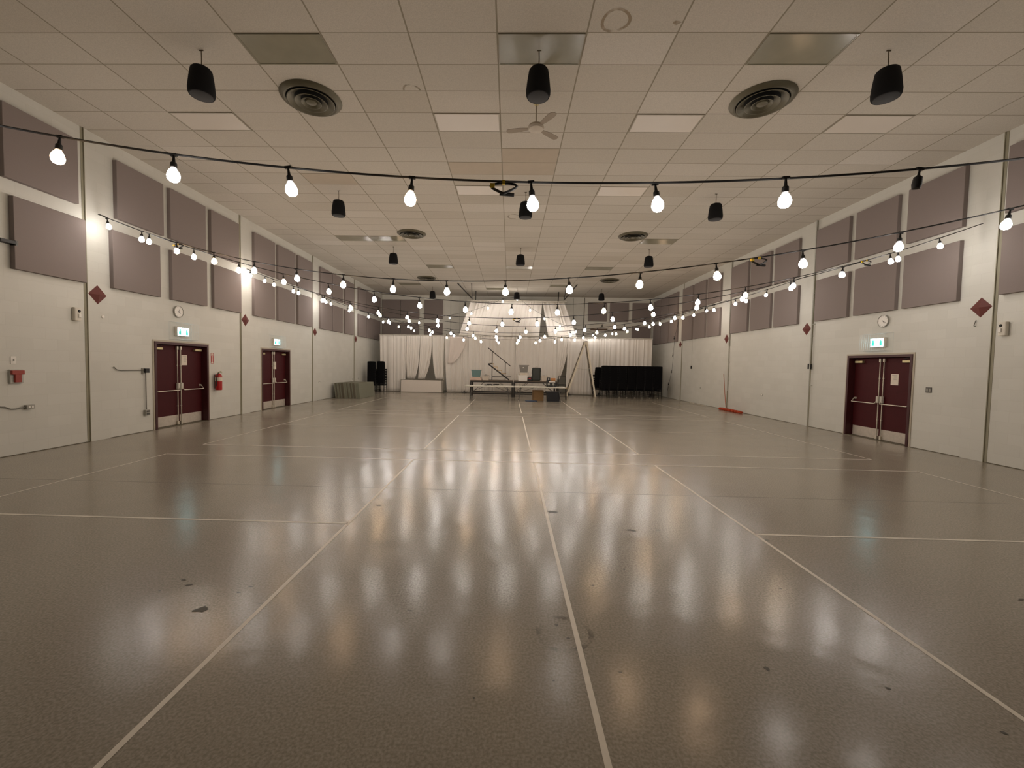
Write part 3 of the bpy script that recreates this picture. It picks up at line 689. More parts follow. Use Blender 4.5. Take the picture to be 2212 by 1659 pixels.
MB().tube([(.06, .03, 0), (.14, .03, -.005), (.20, .025, -.02), (.27, .02, -.015), (.36, .02, .03), (.5, .02, .05)], .010, 8).build('conduit', M['conduit'], o, smooth=True)
o = wp('wall_bracket', 'short dark bracket on the left wall beside the lower acoustic panel', 'bracket', L, 6.9, 3.62, 1)
MB().box((0, .06, 0), (.22, .12, .05)).build('bracket_arm', M['black'], o); MB().box((-.12, .06, 0), (.03, .1, .08)).build('bracket_cap', M['greyleg'], o)
o = wp('junction_box', 'black junction box with conduits beside the nearer left doors', 'junction box', L, 9.59, 1.43, 1)
MB().rbox((0, .04, 0), (.10, .08, .10), .006).build('box', M['black'], o); MB().box((.05, .015, -.01), (.07, .03, .14)).build('box_flange', M['boxgrey'], o)
MB().tube([(.05, .03, .01), (.4, .025, .012), (.62, .025, .01), (.72, .025, .03), (.78, .02, .09)], .010, 8).build('conduit', M['conduit'], o, smooth=True)
MB().tube([(0, .03, -.04), (0, .03, -.86), (-.01, .025, -.9)], .010, 8).build('conduit', M['conduit'], o, smooth=True)
o = wp('outlet_box', 'low grey outlet box under a vertical conduit beside left doors', 'outlet', L, 9.6, .45, 1)
MB().rbox((0, .03, 0), (.12, .06, .13), .006).build('box', M['boxgrey'], o); MB().box((0, .063, .03), (.07, .006, .035)).box((0, .063, -.03), (.07, .006, .035)).build('sockets', M['greyleg'], o)
for x, y, z, s, lab in ((L, 18.6, .8, 1, 'small outlet on left wall under the third diamond'), (L, 22.6, .81, 1, 'small outlet on left wall above the stacked mats'), (L, 23.44, .81, 1, 'small outlet on left wall beside the farthest pilaster'),
                        (R, 15.5, .8, -1, 'small outlet on right wall between the mop and doors'), (R, 20.49, .79, -1, 'small outlet on right wall beyond the mop')):
    o = wp('wall_outlet', lab, 'outlet', x, y, z, s)
    MB().rbox((0, .005, 0), (.12, .01, .08), .004).build('plate', M['boxgrey'], o); MB().box((0, .011, 0), (.07, .004, .045)).build('socket_face', M['white'], o)
o = wp('wall_outlet', 'square dark steel outlet plate on the right wall beside the doors', 'outlet', R, 9.43, 1.33, -1)
MB().rbox((0, .006, 0), (.13, .012, .12), .004).build('plate', M['greyleg'], o); MB().box((-.028, .013, 0), (.035, .004, .07)).box((.028, .013, 0), (.035, .004, .07)).build('socket_face', M['boxgrey'], o)
o = wp('wall_hook', 'small grey hook under the nearest right diamond', 'hook', R-.012, 8.57, 2.70, -1)
MB().tube([(0, .005, .06), (0, .03, .0), (.01, .03, -.05), (0, .01, -.06)], .007, 6).build('hook', M['conduit'], o)
def vconduit(y, z0, z1, lab, m='conduit_w', dy=0.0, box=None, r=.018, off=.09):
    o = wp('vertical_conduit', lab, 'conduit', R, y, z0, -1)
    MB().tube([(0, off/2, 0), (0, off/2, z1-z0)], r, 8).build('pipe', M[m], o, smooth=True)
    if box: MB().rbox((0, off/2, -.06), (.09, .07, .16), .01).build('box', M['black'], o)
    for k in range(3):
        zz = (z1-z0)*(.2+.3*k); MB().box((0, .015, zz), (.08, .03, .02)).build('strap', M['conduit_w'], o)
    return o
vconduit(13.08, 1.90, 6.22, 'painted conduit ending in a black box beside the second right pilaster', box=True)
vconduit(13.02, 0.02, 6.22, 'long painted pipe running floor to ceiling beside the second right pilaster', r=.012, off=.16)
vconduit(17.90, 2.70, 6.22, 'painted conduit ending high beside the third right pilaster')
vconduit(17.86, 0.8, 3.2, 'thin lower pipe under the third right pilaster conduit', r=.010)
o = wp('cord_switch', 'small black switch hanging on a thin pale cord, right wall', 'switch', R, 21.5, 1.8, -1)
MB().tube([(0, .012, .05), (0.01, .012, 1.385)], .005, 5).build('cord', M['conduit_w'], o); MB().rbox((0, .027, -.02), (.07, .05, .16), .01).build('switch_body', M['black'], o)
# fire extinguisher and its sign
o = wp('fire_extinguisher', 'red fire extinguisher with white band hung beside the nearer left doors', 'fire extinguisher', L, 11.93, .84, 1)
FE = Matrix.Translation((0, .11, 0))
MB().lathe([(.07, 0), (.085, .01), (.086, .30), (.086, .40), (.075, .44), (.045, .47), (.03, .485)], 24, FE).build('cylinder', M['red'], o, smooth=True)
MB().lathe([(.0868, .26), (.0888, .262), (.0888, .368), (.0868, .37)], 24, FE, cap=False).build('label_band', M['paper'], o, smooth=True)
MB().lathe([(.028, .48), (.028, .51)], 12, FE).bar((0, .11, .515), (0, .19, .545), .03, .012).bar((0, .11, .53), (-.02, .20, .50), .02, .01).build('valve_handle', M['brass'], o)
MB().tube([(.02, .12, .50), (.09, .14, .46), (.105, .13, .36), (.10, .11, .12)], .012, 8).build('hose', M['black'], o, smooth=True)
MB().box((0, .012, .25), (.05, .024, .4)).build('wall_bracket', M['greyleg'], o)
o = wp('extinguisher_sign', 'narrow red and white arrow sign above the fire extinguisher', 'sign', L, 11.82, 1.755, 1)
MB().box((0, .002, 0), (.105, .004, .30)).build('sign_plate', M['paper'], o)
k = MB(); k.box((-.045, .005, 0), (.012, .003, .30)).box((.045, .005, 0), (.012, .003, .30)).box((0, .005, -.144), (.1, .003, .012)).box((0, .005, .144), (.1, .003, .012)).box((-.03, .005, -.02), (.02, .003, .18)).box((.03, .005, -.02), (.02, .003, .18)).box((0, .005, .095), (.05, .003, .03))
k.build('red_print', M['red'], o)

# ---------------------------------------------------------------- drapes
def drape(name, top, bot, label, mk='drape', nx=140, nz=14, amp=.035, waves=None, seed=1, curve=0.0, group=None, pinch=None):
    """sheet between a top edge (x0, x1, y, z) and a bottom edge, with random pleats"""
    rnd = random.Random(seed)
    x0, x1, yt, zt = top; b0, b1, yb, zb = bot
    wd = x1-x0; nw = waves or max(5, int(wd/0.115))
    ph = [0]
    knots = sorted([0]+[rnd.random() for _ in range(nw-1)]+[1])
    knots = [0.55*k+0.45*i/nw for i, k in enumerate(knots)]
    amps = [rnd.uniform(.35, 1.0) for _ in range(nw+1)]
    nx = max(nx, nw*9)
    vs = []; fs = []
    def off(u):
        for i in range(nw):
            if u <= knots[i+1] or i == nw-1:
                t = (u-knots[i])/max(1e-6, knots[i+1]-knots[i]); return amps[i]*math.sin(PI*t)**0.8*(1 if i % 2 else -1)
        return 0
    for j in range(nz+1):
        v = j/nz; c = v if curve == 0 else v**curve
        for i in range(nx+1):
            u = i/nx
            xx = (x0+(x1-x0)*u)*(1-c)+(b0+(b1-b0)*u)*c
            yy = yt*(1-v)+yb*v; zz = zt*(1-v)+zb*v
            a = amp*(0.75+0.25*v)
            xx += 0.012*math.sin(7*v+u*40)*v
            vs.append((xx, yy+a*off(min(1, max(0, u+0.004*math.sin(5*v+20*u)*v))), zz))
    for j in range(nz):
        for i in range(nx): a = j*(nx+1)+i; fs.append((a, a+1, a+nx+2, a+nx+1))
    q = MB().add(vs, fs).build(name, M[mk], smooth=False)
    for p in q.data.polygons: p.use_smooth = True
    s = q.modifiers.new('solid', 'SOLIDIFY'); s.thickness = 0.003
    tag(q, label, 'drape', group or 'white drapes at the far wall'); return q
YD = 25.3; ZT = 3.40
drape('drape', (-7.88, -6.28, YD, ZT), (-7.80, -6.32, YD, .02), 'white pleated floor-length drape at far left beside the black chairs', seed=2)
drape('drape', (-6.26, -5.44, YD, ZT), (-6.20, -5.72, YD-.02, .80), 'white gathered drape tail, left of the three swept ones', seed=3, curve=3.0, waves=11)
drape('drape', (-5.42, -4.70, YD, ZT), (-5.54, -5.14, YD-.02, .78), 'white gathered drape tail, middle of the three swept ones', seed=4, curve=2.6, waves=10)
drape('drape', (-4.68, -3.98, YD, ZT), (-4.46, -4.03, YD-.02, .78), 'white gathered drape tail, right of the three swept ones', seed=5, curve=2.6, waves=10)
drape('drape', (-3.96, -2.55, YD+.05, ZT), (-3.80, -2.50, YD+.05, .03), 'white pleated drape right of the leaning table, behind the pinkish cloth', seed=6, waves=16)
drape('drape', (-3.62, -2.62, YD-.10, ZT-.02), (-3.72, -3.45, YD-.08, 1.75), 'pinkish sheer cloth swept aside over the drapes left of centre', mk='drape2', seed=7, curve=2.0, waves=6, amp=.02)
drape('drape', (-2.53, 0.30, YD+.05, ZT+.05), (-2.5, 0.32, YD+.05, .03), 'white pleated drape behind the portable stair and left riser', seed=8)
drape('drape', (0.32, 2.80, YD+.05, ZT+.05), (0.34, 2.85, YD+.05, .03), 'white pleated drape behind the stacked bins and suitcase', seed=9)
drape('drape', (2.82, 3.55, YD+.06, ZT), (2.85, 3.0, YD+.08, .9), 'white drape swept aside left of the tall ladder', seed=10, curve=1.6, waves=8)
drape('drape', (3.45, 5.35, YD+.05, ZT), (3.40, 5.3, YD+.05, .03), 'white pleated drape behind the tall ladder', seed=11)
drape('drape', (5.36, 8.45, YD, ZT), (5.36, 8.45, YD, .03), 'white pleated drape behind the stacked black chairs on the right', seed=12)
drape('canopy_drape', (-2.48, 1.92, 25.95, 5.62), (-3.12, 1.72, 25.4, 3.40), 'large left half of the white canopy drape under the ceiling frame', seed=13, amp=.04)
drape('canopy_drape', (1.93, 3.28, 25.95, 5.62), (2.30, 4.0, 25.4, 3.40), 'narrow right part of the white canopy drape beside the slit', seed=14, amp=.04)
def pipe_frame(x0, x1, y, z, label, feet):
    o = thing('pipe_stand', label, 'stand', (x0, y, 0))
    MB().tube([(0, 0, z), (x1-x0, 0, z)], .022, 8).build('crossbar', M['offwhite'], o, smooth=True)
    for fx in feet:
        MB().tube([(fx-x0, 0.07, .02), (fx-x0, 0.07, z)], .022, 8).build('upright', M['offwhite'], o, smooth=True)
        MB().lathe([(.22, 0), (.21, .012), (.05, .03), (.03, .16)], 4, Matrix.Translation((fx-x0, -.02, 0)) @ Matrix.Rotation(PI/4, 4, 'Z')).build('base_plate', M['black'], o)
pipe_frame(-7.9, -3.98, YD, ZT+.03, 'white pipe frame holding the left drapes', (-7.85, -3.97))
pipe_frame(-3.95, 3.6, YD+.05, ZT+.07, 'white pipe frame holding the centre drapes, black foot showing', (-2.72, 3.58))
pipe_frame(3.62, 8.48, YD, ZT+.03, 'white pipe frame holding the right drapes', (5.35, 8.46))

# ceiling brackets carrying the canopy bar
o = thing('canopy_support', 'dark steel ceiling braces and bar carrying the canopy drape', 'bracket', (0.4, 25.9, 5.65))
def rel(p): return (p[0]-.4, p[1]-25.9, p[2]-5.65)
MB().tube([rel((-2.6, 25.95, 5.66)), rel((3.4, 25.95, 5.66))], .03, 8).build('top_bar', M['offwhite'], o)
for nm, a, b in (('brace', (-2.97, 23.45, 6.2), (-2.38, 25.7, 5.75)), ('brace', (-2.2, 23.55, 6.2), (-2.36, 25.7, 5.70)), ('post', (-2.14, 25.8, 6.22), (-2.16, 25.85, 5.66)),
                 ('brace', (3.62, 23.4, 6.2), (3.24, 25.7, 5.75)), ('brace', (3.10, 23.9, 6.2), (3.20, 25.7, 5.70)), ('post', (2.89, 25.85, 6.22), (2.87, 25.88, 5.66))):
    MB().bar(rel(a), rel(b), .045, .045).build(nm, M['steel_dark'], o)
o = thing('wall_pipe', 'thin dark vertical pipe on the far wall right of the canopy', 'pipe', (4.76, YF-.04, 3.3))
MB().tube([(0, 0, 0), (.05, 0, 2.9)], .022, 8).build('pipe', M['conduit'], o)
o = thing('wall_bar', 'long brown horizontal bar on the far wall above the right drapes', 'bar', (6.35, YF-.1, 4.15))
MB().box((0, 0, 0), (2.25, .06, .11)).build('bar', M['brownbar'], o)
MB().box((0, .07, .12), (2.3, .04, .5)).build('backing_board', M['offwhite'], o)
MB().prism([(-.05, .02), (.55, .02), (.35, .45)], -.01, .01, Matrix.Translation((0, -.02, 0)) @ Matrix.Rotation(PI/2, 4, 'X')).build('pale_flap', M['paper'], o)
MB().tube([(-.38, -.03, .15), (-.44, -.03, .3), (-.36, -.03, .34), (-.34, -.03, .2)], .02, 6).build('hook', M['black'], o)
MB().box((.15, -.05, .02), (.35, .03, .05)).build('small_light_plate', M['white'], o)

# ---------------------------------------------------------------- banquet chairs
def make_chair():
    o = thing('banquet_chair', 'x', 'chair', group='stacked black banquet chairs')
    MB().rbox((0, 0, .44), (.45, .42, .07), .05, 3).build('seat', M['chairblack'], o, smooth=True)
    vs = []; fs = []; n = 8; m_ = 7
    for side in (0, 1):
        for j in range(m_+1):
            v = j/m_; z = .50+.42*v; hw = .242-.010*v
            for i in range(n+1):
                u = i/n*2-1; y = -.20-.07*v-.018*(1-u*u)+(.05 if side else 0)*(1-.35*abs(u)**3)
                vs.append((u*hw, y, z-(.022*abs(u)**4 if j == m_ else 0)))
    K = (n+1)*(m_+1)
    for j in range(m_):
        for i in range(n):
            a = j*(n+1)+i; fs.append((a, a+1, a+n+2, a+n+1)); fs.append((K+a, K+a+n+1, K+a+n+2, K+a+1))
    for j in range(m_):
        a = j*(n+1); fs.append((a, a+n+1, K+a+n+1, K+a)); a += n; fs.append((a, K+a, K+a+n+1, a+n+1))
    for i in range(n): fs.append((i, K+i, K+i+1, i+1)); a = m_*(n+1)+i; fs.append((a, a+1, K+a+1, K+a))
    MB().add(vs, fs).build('backrest', M['chairblack'], o, smooth=True)
    for sx in (-1, 1):
        MB().tube([(sx*.195, .19, .42), (sx*.205, .215, 0)], .012, 6).build('leg', M['chairmetal'], o)
        MB().tube([(sx*.205, -.26, .86), (sx*.21, -.19, .5), (sx*.21, -.20, .40), (sx*.215, -.25, 0)], .012, 6).build('leg', M['chairmetal'], o)
        MB().tube([(sx*.2, .2, .18), (sx*.212, -.22, .18)], .008, 5).build('stretcher', M['chairmetal'], o)
    return o
ch0 = make_chair(); used = False
def stack(x, y, rz, n, where, rise=.098, fwd=.004):
    global used
    for k in range(n):
        q = ch0 if not used else dup(ch0)
        used = True
        q.location = (x-math.sin(rz)*fwd*k, y+math.cos(rz)*fwd*k, .0+rise*k); q.rotation_euler = (0, 0, rz)
        pos = 'on the floor at the bottom' if k == 0 else ('topmost' if k == n-1 else ORD[k]+' from the floor')
        q['label'] = f'black banquet chair, {pos}, {where}'
xs = [5.32+.488*i for i in range(7)]
hs = [10, 10, 10, 10, 10, 10, 10]
for i, x in enumerate(xs):
    stack(x, 23.75+.0*i+random.uniform(-.03, .03), random.uniform(-.05, .05), hs[i]+0, f'{ORD[i]} front stack from the ladder')
stack(5.10, 24.45, .15, 9, 'rear stack left of the front row')
for i in range(1, 7): stack(5.32+.488*i, 24.45+random.uniform(-.03, .03), 0, 10, f'{ORD[i-1]} stack of the rear row')
stack(-7.98, 24.25, .15, 10, 'left stack by the left wall'); stack(-7.50, 24.55, -.05, 10, 'right stack by the left drape', rise=.100)
tr = thing('chair_trolley_wheels', 'row of small silver casters glinting under the stacked black chairs', 'casters', (6.7, 23.42, 0))
for k in range(6):
    MB().lathe([(.0, -.012), (.03, -.012), (.035, 0), (.03, .012), (0, .012)], 12, Matrix.Translation((-.6+k*.42, 0, .036)) @ Matrix.Rotation(PI/2, 4, 'Y')).build('caster', M['brushed'], tr, smooth=True)

# ---------------------------------------------------------------- stacked mats on the left, leaning tables
import itertools
mats = ['greymat', 'greymat2', 'greymat3', 'greymat2']
xx = -8.36
lean = math.radians(7)
for k in range(22):
    th = .048; gap = .014 if k in (1, 6, 13, 14) else .004
    m_ = M[['greymat', 'greymat2', 'greymat', 'greymat3', 'greymat2', 'greymat', 'greymat2', 'greymat2', 'greymat3', 'greymat'][k % 10]] if k < 21 else M['greymat']
    Ln = 2.0+random.uniform(-.02, .02); yy = 19.75+random.uniform(-.012, .012)
    q = MB().box((0, Ln/2, .365), (th, Ln, .73)).build('floor_mat', m_, loc=(xx+.11+th/2, yy, .002)); q.rotation_euler = (0, -math.radians(4.0), 0)
    q.rotation_euler = (0, math.radians(-7)+0, -.035)
    b = q.modifiers.new('b', 'BEVEL'); b.width = .006; b.segments = 2
    xx += th+gap
    tag(q, f'grey mat standing on edge, {ORD[k] if k < 12 else ["thirteenth", "fourteenth", "fifteenth", "sixteenth", "seventeenth", "eighteenth", "nineteenth", "twentieth", "twenty-first", "twenty-second and outermost"][k-12]} from the left wall', 'mat', 'grey mats standing on edge')
for k, (dy, lab) in enumerate(((0, 'front'), (.12, 'middle'), (.24, 'rear'))):
    o = thing('folded_table', f'pale folding table on its long edge below drapes, {lab} of three', 'folding table', (-5.27+.05*k, 24.95+dy*.9, .003), 0, 'folded tables standing on edge')
    A = Matrix.Rotation(math.radians(-6), 4, 'X')
    MB().box((0, 0, .375), (2.42, .022, .73), mtx=None).build('tabletop', M['board'], o).rotation_euler = (math.radians(-4), 0, 0)
    e = MB()
    for zz in (.010, .745): e.box((0, .0, zz), (2.46, .032, .02))
    for sx in (-1, 1): e.box((sx*1.222, 0, .378), (.02, .032, .73))
    e.build('edge_band', M['boardedge'], o).rotation_euler = (math.radians(-4), 0, 0)
    g = MB()
    for sx in (-1, 1): g.bar((sx*.9, .035, .12), (sx*.9, .035, .66), .025, .02); g.bar((sx*.9, .035, .66), (sx*.3, .035, .62), .02, .02)
    g.build('folded_legs', M['greyleg'], o).rotation_euler = (math.radians(-4), 0, 0)

# ---------------------------------------------------------------- stage risers
def riser(x0, x1, y0, y1, h, label):
    o = thing('stage_riser', label, 'stage riser', ((x0+x1)/2, (y0+y1)/2, 0)); hx, hy = (x1-x0)/2, (y1-y0)/2
    MB().box((0, 0, h-.02), (2*hx, 2*hy, .04)).build('deck', M['deck'], o)
    r = MB()
    for sy in (-1, 1): r.box((0, sy*(hy-.02), h-.075), (2*hx-.01, .04, .07))
    for sx in (-1, 1): r.box((sx*(hx-.02), 0, h-.075), (.04, 2*hy-.09, .07))
    r.build('top_frame', M['steel_dark'], o)
    for sx, sy in itertools.product((-1, 1), (-1, 1)):
        MB().box((sx*(hx-.035), sy*(hy-.03), (h-.11)/2), (.09, .05, h-.11)).build('leg', M['steel_dark'], o)
    for sy in (-1, 1):
        MB().box((0, sy*(hy-.03), .17 if sy < 0 else .19), (2*hx-.17, .045, .06)).build('lower_rail', M['steel_dark'], o)
        for sx in (-1, 1):
            MB().bar((sx*(hx-.10), sy*(hy-.03), .22), (sx*(hx-.75), sy*(hy-.03), h-.11), .035, .02).build('diagonal_brace', M['greyleg'], o)
    return o
riser(-2.12, .20, 22.6, 23.8, .88, 'dark folding stage riser on the left, carrying the stair')
riser(.24, 2.58, 22.6, 23.8, .88, 'dark folding stage riser on the right, carrying bins and suitcase')

# portable stair on the left riser
o = thing('portable_stair', 'black steel portable stair with handrail and tan treads on the left riser', 'stair', (-.6, 23.2, .88))
def rl(x, z, y=0): return (x+.6, y, z-.88)
for y in (-.0, .55):
    MB().bar(rl(-1.2, 1.77, y), rl(-.02, .90, y), .04, .06).build('stringer', M['steel_dark'], o)
    MB().bar(rl(-1.2, 1.77, y), rl(-1.0, 1.80, y), .04, .05).build('top_bracket', M['steel_dark'], o)
for k, (x, z) in enumerate(((-1.0, 1.77), (-.78, 1.59), (-.56, 1.41), (-.31, 1.24))):
    MB().box(rl(x, z+.015, .27), (.24, .58, .03)).build('tread', M['tan'], o)
    if k < 3: MB().box(rl(x+.115, z-.08, .27), (.015, .54, .16)).build('riser_board', M['tan'], o)
MB().tube([rl(-1.21, 2.66), rl(.05, 1.67)], .022, 8).build('handrail', M['steel_dark'], o)
for x, zt in ((-.97, 2.47), (-.24, 1.88)): MB().bar(rl(x, .885), rl(x, zt), .04, .04).build('post', M['steel_dark'], o)
MB().bar(rl(-.94, 1.07), rl(.09, 1.08), .035, .035).build('foot_rail', M['steel_dark'], o)

# ---------------------------------------------------------------- containers on the risers
def bin_(name, label, cat, c, d, m, taper=.8, lid=None, rim=True, handle=True):
    o = thing(name, label, cat, c); w_, dp, h = d; t = .012
    s = MB()
    def ringp(f, z): return [(-w_/2*f, -dp/2*f, z), (w_/2*f, -dp/2*f, z), (w_/2*f, dp/2*f, z), (-w_/2*f, dp/2*f, z)]
    g = lambda z: taper+(1-taper)*z/h
    vs = ringp(g(0), 0)+ringp(g(h), h)+ringp(g(h)-2*t/w_, h)+ringp(g(0)-2*t/w_, t)
    fs = [(0, 3, 2, 1)]+[(i, (i+1) % 4, 4+(i+1) % 4, 4+i) for i in range(4)]+[(4+i, 4+(i+1) % 4, 8+(i+1) % 4, 8+i) for i in range(4)]+[(8+i, 8+(i+1) % 4, 12+(i+1) % 4, 12+i) for i in range(4)]+[(12, 13, 14, 15)]
    s.add(vs, fs); s.build('tub', M[m], o, bevel=.006)
    if rim:
        r = MB()
        for sy in (-1, 1): r.box((0, sy*(dp/2+.008), h-.015), (w_+.05, .016, .03))
        for sx in (-1, 1): r.box((sx*(w_/2+.016), 0, h-.015), (.03, dp, .03))
        r.build('rim', M[m], o)
    if lid: MB().rbox((0, 0, h+.012), (w_+.05, dp+.04, .03), .02).build('lid', M[lid], o)
    return o
Z = .882
o = MB().box((0, 0, .055), (.66, .42, .11)).build('flat_box', M['pinkbox'], loc=(-1.84, 23.0, Z), bevel=.004); tag(o, 'flat pale pink box under the teal bin', 'box')
bin_('storage_bin', 'teal plastic storage bin on a flat pale box, left end of risers', 'storage bin', (-1.82, 23.0, Z+.112+.06), (.52, .38, .38), 'teal', .80)
MB_sp = MB().box((0, 0, .028), (.46, .34, .056)).build('shallow_tray', M['pinkbox'], loc=(-1.82, 23.0, Z+.113)); tag(MB_sp, 'thin pale tray between the pink box and the teal bin', 'tray')
o = bin_('clear_storage_box', 'cloudy plastic box with dry twigs, between teal bin and stair', 'storage box', (-1.30, 22.95, Z), (.36, .3, .21), 'clearbin', .92)
t = thing('twig_bundle', 'bundle of dry grey twigs sticking out of the cloudy box', 'twigs', (-1.30, 22.95, Z+.02))
for k in range(12):
    a = random.uniform(-.16, .16); b = random.uniform(-.2, .2)
    MB().tube([(a*.6, random.uniform(-.08, .08), .0), (a, random.uniform(-.08, .08), .2), (a+b*.6, random.uniform(-.1, .1), .24+random.random()*.06)], .006, 5).build('twig', M['twig'], t)
o = bin_('white_tote', 'white plastic tote under the wire crate on the right riser', 'storage box', (.72, 23.0, Z), (.50, .40, .28), 'white', .93, lid='white')
o = thing('wire_basket', 'stacked wire basket of cloth between white tote and grey bin', 'basket', (.76, 23.0, Z+.31))
bk = MB()
for z, f in ((0, .85), (.07, .93), (.14, 1.0)):
    p = [(-.28*f, -.2*f, z+.004), (.28*f, -.2*f, z+.004), (.28*f, .2*f, z+.004), (-.28*f, .2*f, z+.004), (-.28*f, -.2*f, z+.004)]; bk.tube(p, .005, 5)
for i in range(9):
    u = -.28+.07*i; bk.tube([(u*.85, -.17, .0), (u, -.2, .144)], .003, 4); bk.tube([(u*.85, .17, .0), (u, .2, .144)], .003, 4)
bk.build('wire_frame', M['offwhite'], o)
MB().rbox((0, 0, .06), (.46, .32, .11), .05).build('folded_cloth', M['paper'], o, smooth=True)
o = bin_('storage_bin', 'grey plastic bin with small white label topping the wire basket', 'storage bin', (.77, 23.0, Z+.46), (.50, .38, .40), 'greybin', .78)
MB().box((-.03, -.178, .26), (.06, .004, .05)).build('label_sticker', M['white'], o)
o = thing('tool_bag', 'dark bag with red patch between white tote and suitcase', 'bag', (1.12, 22.98, Z))
MB().rbox((0, 0, .1), (.28, .26, .2), .05).build('bag_body', M['black'], o, smooth=True); MB().box((-.02, -.133, .13), (.12, .008, .05)).build('red_patch', M['red'], o)
MB().tube([(-.08, -.05, .2), (-.05, -.05, .27), (.05, -.05, .27), (.08, -.05, .2)], .01, 6).build('bag_handle', M['black'], o, smooth=True)
o = thing('suitcase', 'tall dark rounded suitcase standing on the right riser', 'suitcase', (1.46, 22.95, Z+.03))
MB().rbox((0, 0, .35), (.47, .28, .70), .09, 5, None).build('shell', mat('dark_green_shell', (.022, .026, .02), .5), o, smooth=True)
MB().tube([(-.07, 0, .70), (-.06, 0, .735), (.06, 0, .735), (.07, 0, .70)], .012, 6).build('carry_handle', M['brushed'], o, smooth=True)
MB().box((.245, 0, .52), (.02, .1, .06)).box((-.245, 0, .45), (.02, .03, .2)).build('side_handle', M['black'], o)
for sx in (-1, 1): MB().lathe([(0, -.012), (.022, -.012), (.028, 0), (.022, .012), (0, .012)], 12, Matrix.Translation((sx*.17, -.05, -.002)) @ RY90).build('wheel', M['boxgrey'], o, smooth=True)
o = bin_('white_tote', 'cloudy white plastic bin right of the tall suitcase', 'storage box', (1.90, 23.05, Z), (.34, .34, .26), 'clearbin', .92, lid='clearbin')
MB().box((-.02, 0, .295), (.12, .05, .03)).build('lid_handle', M['black'], o)

# ---------------------------------------------------------------- banquet tables in front
def btable(x0, x1, y, label):
    o = thing('banquet_table', label, 'table', ((x0+x1)/2, y, 0)); hx = (x1-x0)/2
    MB().rbox((0, 0, .685), (2*hx, .72, .05), .03).build('tabletop', M['tabletop'], o, smooth=True)
    for sx in (-1, 1):
        for sy in (-1, 1): MB().tube([(sx*(hx-.32), sy*.22, .66), (sx*(hx-.22), sy*.30, .0)], .014, 8).build('leg', M['greyleg'], o)
        MB().tube([(sx*(hx-.25), -.28, .25), (sx*(hx-.25), .28, .25)], .010, 6).build('leg_crossbar', M['greyleg'], o)
        MB().tube([(sx*(hx-.28), 0, .42), (sx*.25, 0, .655)], .009, 6).build('folding_brace', M['greyleg'], o)
btable(-2.12, .22, 20.4, 'pale folding banquet table on the left, in front of the riser')
btable(.24, 2.68, 20.4, 'pale folding banquet table on the right, above the cardboard box')
TZ = .7115
o = thing('cable_heap', 'heap of black cables lying on the left banquet table', 'cables', (-.85, 20.35, TZ))
for k in range(12):
    a = random.uniform(-.35, .25); pts = []
    for i in range(12):
        t = i/11*2*PI*random.choice((.8, 1.2)); pts.append((a+.12*math.cos(t)+.015*k, .10*math.sin(t)+random.uniform(-.03, .03), .014+.004*k+.02*abs(math.sin(t*2+k))))
    MB().tube(pts, .011, 5).build('cable_coil', M['cable'], o, smooth=True)
def carton(label, c, d, m, extra=None):
    o = thing('bulb_carton', label, 'box', c); MB().box((0, 0, d[2]/2), d).build('carton', M[m], o, bevel=.003)
    if extra: extra(o, d)
    return o
def bulbprint(o, d):
    for k, x in enumerate((-.13, .09)):
        MB().lathe([(0, 0), (.055, 0)], 20, Matrix.Translation((x, -d[1]/2-.002, .13)) @ Matrix.Rotation(PI/2, 4, 'X')).build('printed_bulb', M['boxgrey'], o)
        MB().box((x, -d[1]/2-.002, .055), (.04, .002, .06)).build('printed_bulb_base', M['greyleg'], o)
    MB().box((.03, -d[1]/2-.003, .245), (.30, .002, .05)).build('pale_print_band', M['board'], o)
carton('black carton printed with two bulbs on the right banquet table', (2.02, 20.35, TZ), (.46, .30, .30), 'black', bulbprint)
carton('small dark carton on the left top of the bulb carton', (1.88, 20.35, TZ+.302), (.15, .22, .14), 'black', lambda o, d: MB().lathe([(0, 0), (.035, 0)], 16, Matrix.Translation((0, -d[1]/2-.002, .07)) @ Matrix.Rotation(PI/2, 4, 'X')).build('printed_bulb', M['board'], o))
carton('orange brown carton on the right top of the bulb carton', (2.10, 20.35, TZ+.302), (.22, .24, .12), 'orangebox')
# floor items under the tables
o = thing('cardboard_box', 'open brown cardboard box on the floor under the right table', 'box', (1.42, 20.75, 0), .12)
MB().box((0, 0, .26), (.50, .36, .52)).build('carton', M['card'], o, bevel=.003)
MB().box((0, -.2, .50), (.48, .03, .02)).build('flap', M['card'], o)
o = bin_('storage_bin', 'black plastic tote on the floor under the right table end', 'storage bin', (2.13, 20.42, .002), (.66, .42, .45), 'navy', .88, lid='navy')
o = MB().lathe([(.0, .0), (.28, .0), (.30, .012), (.29, .03), (.26, .022), (0, .018)], 32, Matrix.Scale(.8, 4, (0, 1, 0))).build('blue_tray', M['blue'], smooth=True, loc=(1.07, 20.25, .002)); tag(o, 'flat blue round tray on the floor beside the cardboard box', 'tray')
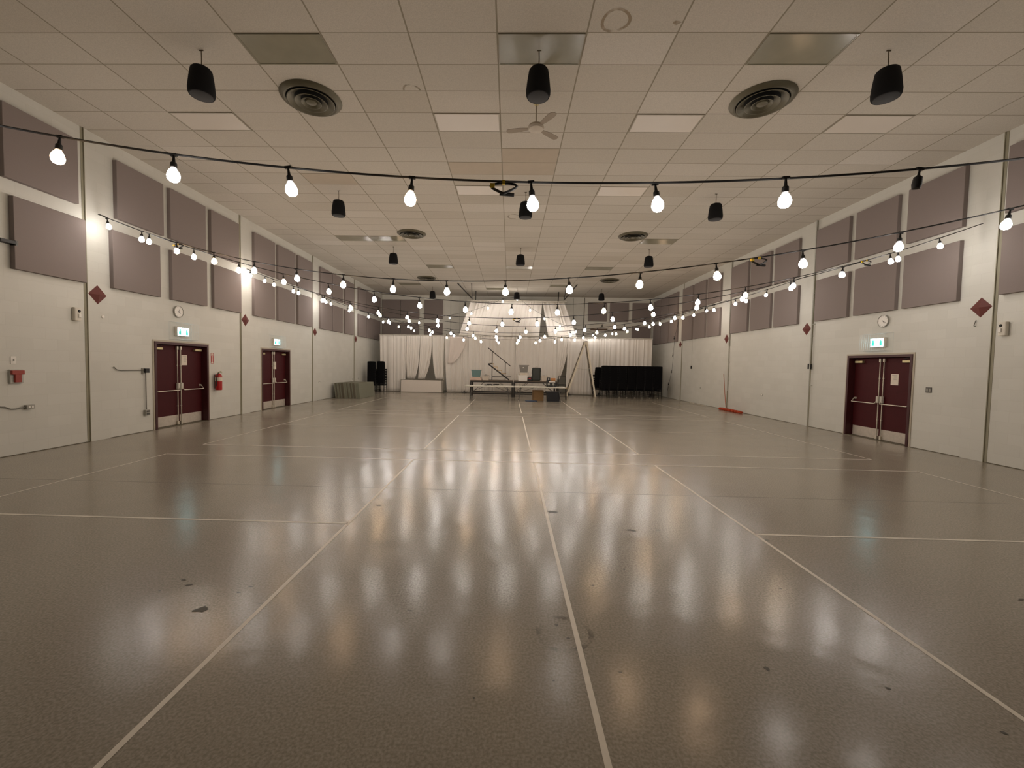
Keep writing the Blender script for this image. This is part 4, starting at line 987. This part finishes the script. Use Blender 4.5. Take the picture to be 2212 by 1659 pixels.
# folding chair by the right riser end
o = thing('folding_chair', 'black metal folding chair with tan seat right of the risers', 'chair', (2.72, 21.75, 0), .0)
MB().tube([(-.19, .0, .0), (-.19, .02, .72), (-.19, .04, 1.18), (-.17, .04, 1.21), (.17, .04, 1.21), (.19, .04, 1.18), (.19, .02, .72), (.19, 0, 0)], .016, 8).build('back_frame', M['chairmetal'], o, smooth=True)
MB().box((0, .03, .75), (.37, .02, .06)).build('back_rail', M['chairmetal'], o)
MB().rbox((0, -.2, .60), (.40, .38, .03), .03).build('seat', M['tan'], o)
for sx in (-1, 1): MB().tube([(sx*.2, -.36, 0), (sx*.2, -.1, .60)], .014, 6).build('leg', M['chairmetal'], o)
MB().tube([(-.2, -.30, .16), (.2, -.30, .16)], .01, 6).build('stretcher', M['chairmetal'], o)

# ---------------------------------------------------------------- ladder
o = thing('step_ladder', 'tall weathered double-sided A-frame ladder in front of the drapes', 'ladder', (4.33, 24.3, 0))
def lad(side, xb, m1, m2):
    for y, m_ in ((-.22, m1), (.30, m2)):
        fx = (.0, 0)
        MB().bar((xb, y*1.3, 0), (side*.03, y*.75, 3.15), .04, .09).build('rail', M[m_], o)
    for k in range(1, 10):
        t = k/10; x = xb*(1-t)+side*.03*t
        MB().box((x, .035, 3.15*t), (.10, .56*(1-.42*t)+.0, .035)).build('step', M['greyleg'], o)
lad(-1, -1.07, 'alu', 'ladder2'); lad(1, .58, 'alu', 'ladder2')
MB().rbox((0, .03, 3.165), (.15, .42, .03), .02).build('top_cap', M['greyleg'], o)
MB().tube([(-.52, -.25, 1.6), (-.1, -.24, 1.56), (.28, -.25, 1.6)], .010, 6).build('spreader', M['offwhite'], o)

# ---------------------------------------------------------------- dust mop
o = thing('dust_mop', 'wide orange-red dust mop leaning on the right wall', 'mop', (8.98, 17.2, 0))
mb = MB(); rnd = random.Random(3)
for k in range(60):
    y = -.78+1.56*k/59; r_ = .055+.02*rnd.random()
    mb.lathe([(0, -.03), (r_, -.02), (r_*1.05, 0), (r_, .02), (0, .03)], 8, Matrix.Translation((rnd.uniform(-.03, .03), y, .045)) @ Matrix.Rotation(PI/2, 4, 'X') @ Matrix.Scale(.8, 4, (0, 1, 0)))
mb.box((0, 0, .07), (.10, 1.5, .03)); mb.build('mop_head', M['mop'], o, smooth=False)
MB().tube([(0, .35, .08), (0.06, .55, .35), (.12, .9, 1.50)], .013, 8).build('handle', M['mophandle'], o, smooth=True)
o = thing('crumpled_cord', 'crumpled pale cord lying on the floor along the right wall', 'ribbon', (9.0, 20.3, 0))  # loose pale cord by the right wall
rnd = random.Random(5); pts = [(rnd.uniform(-.07, .05), -.9+i*.09, .014+.02*rnd.random()) for i in range(21)]
MB().tube(pts, .016, 6).build('cord_run', M['tape'], o, smooth=True)
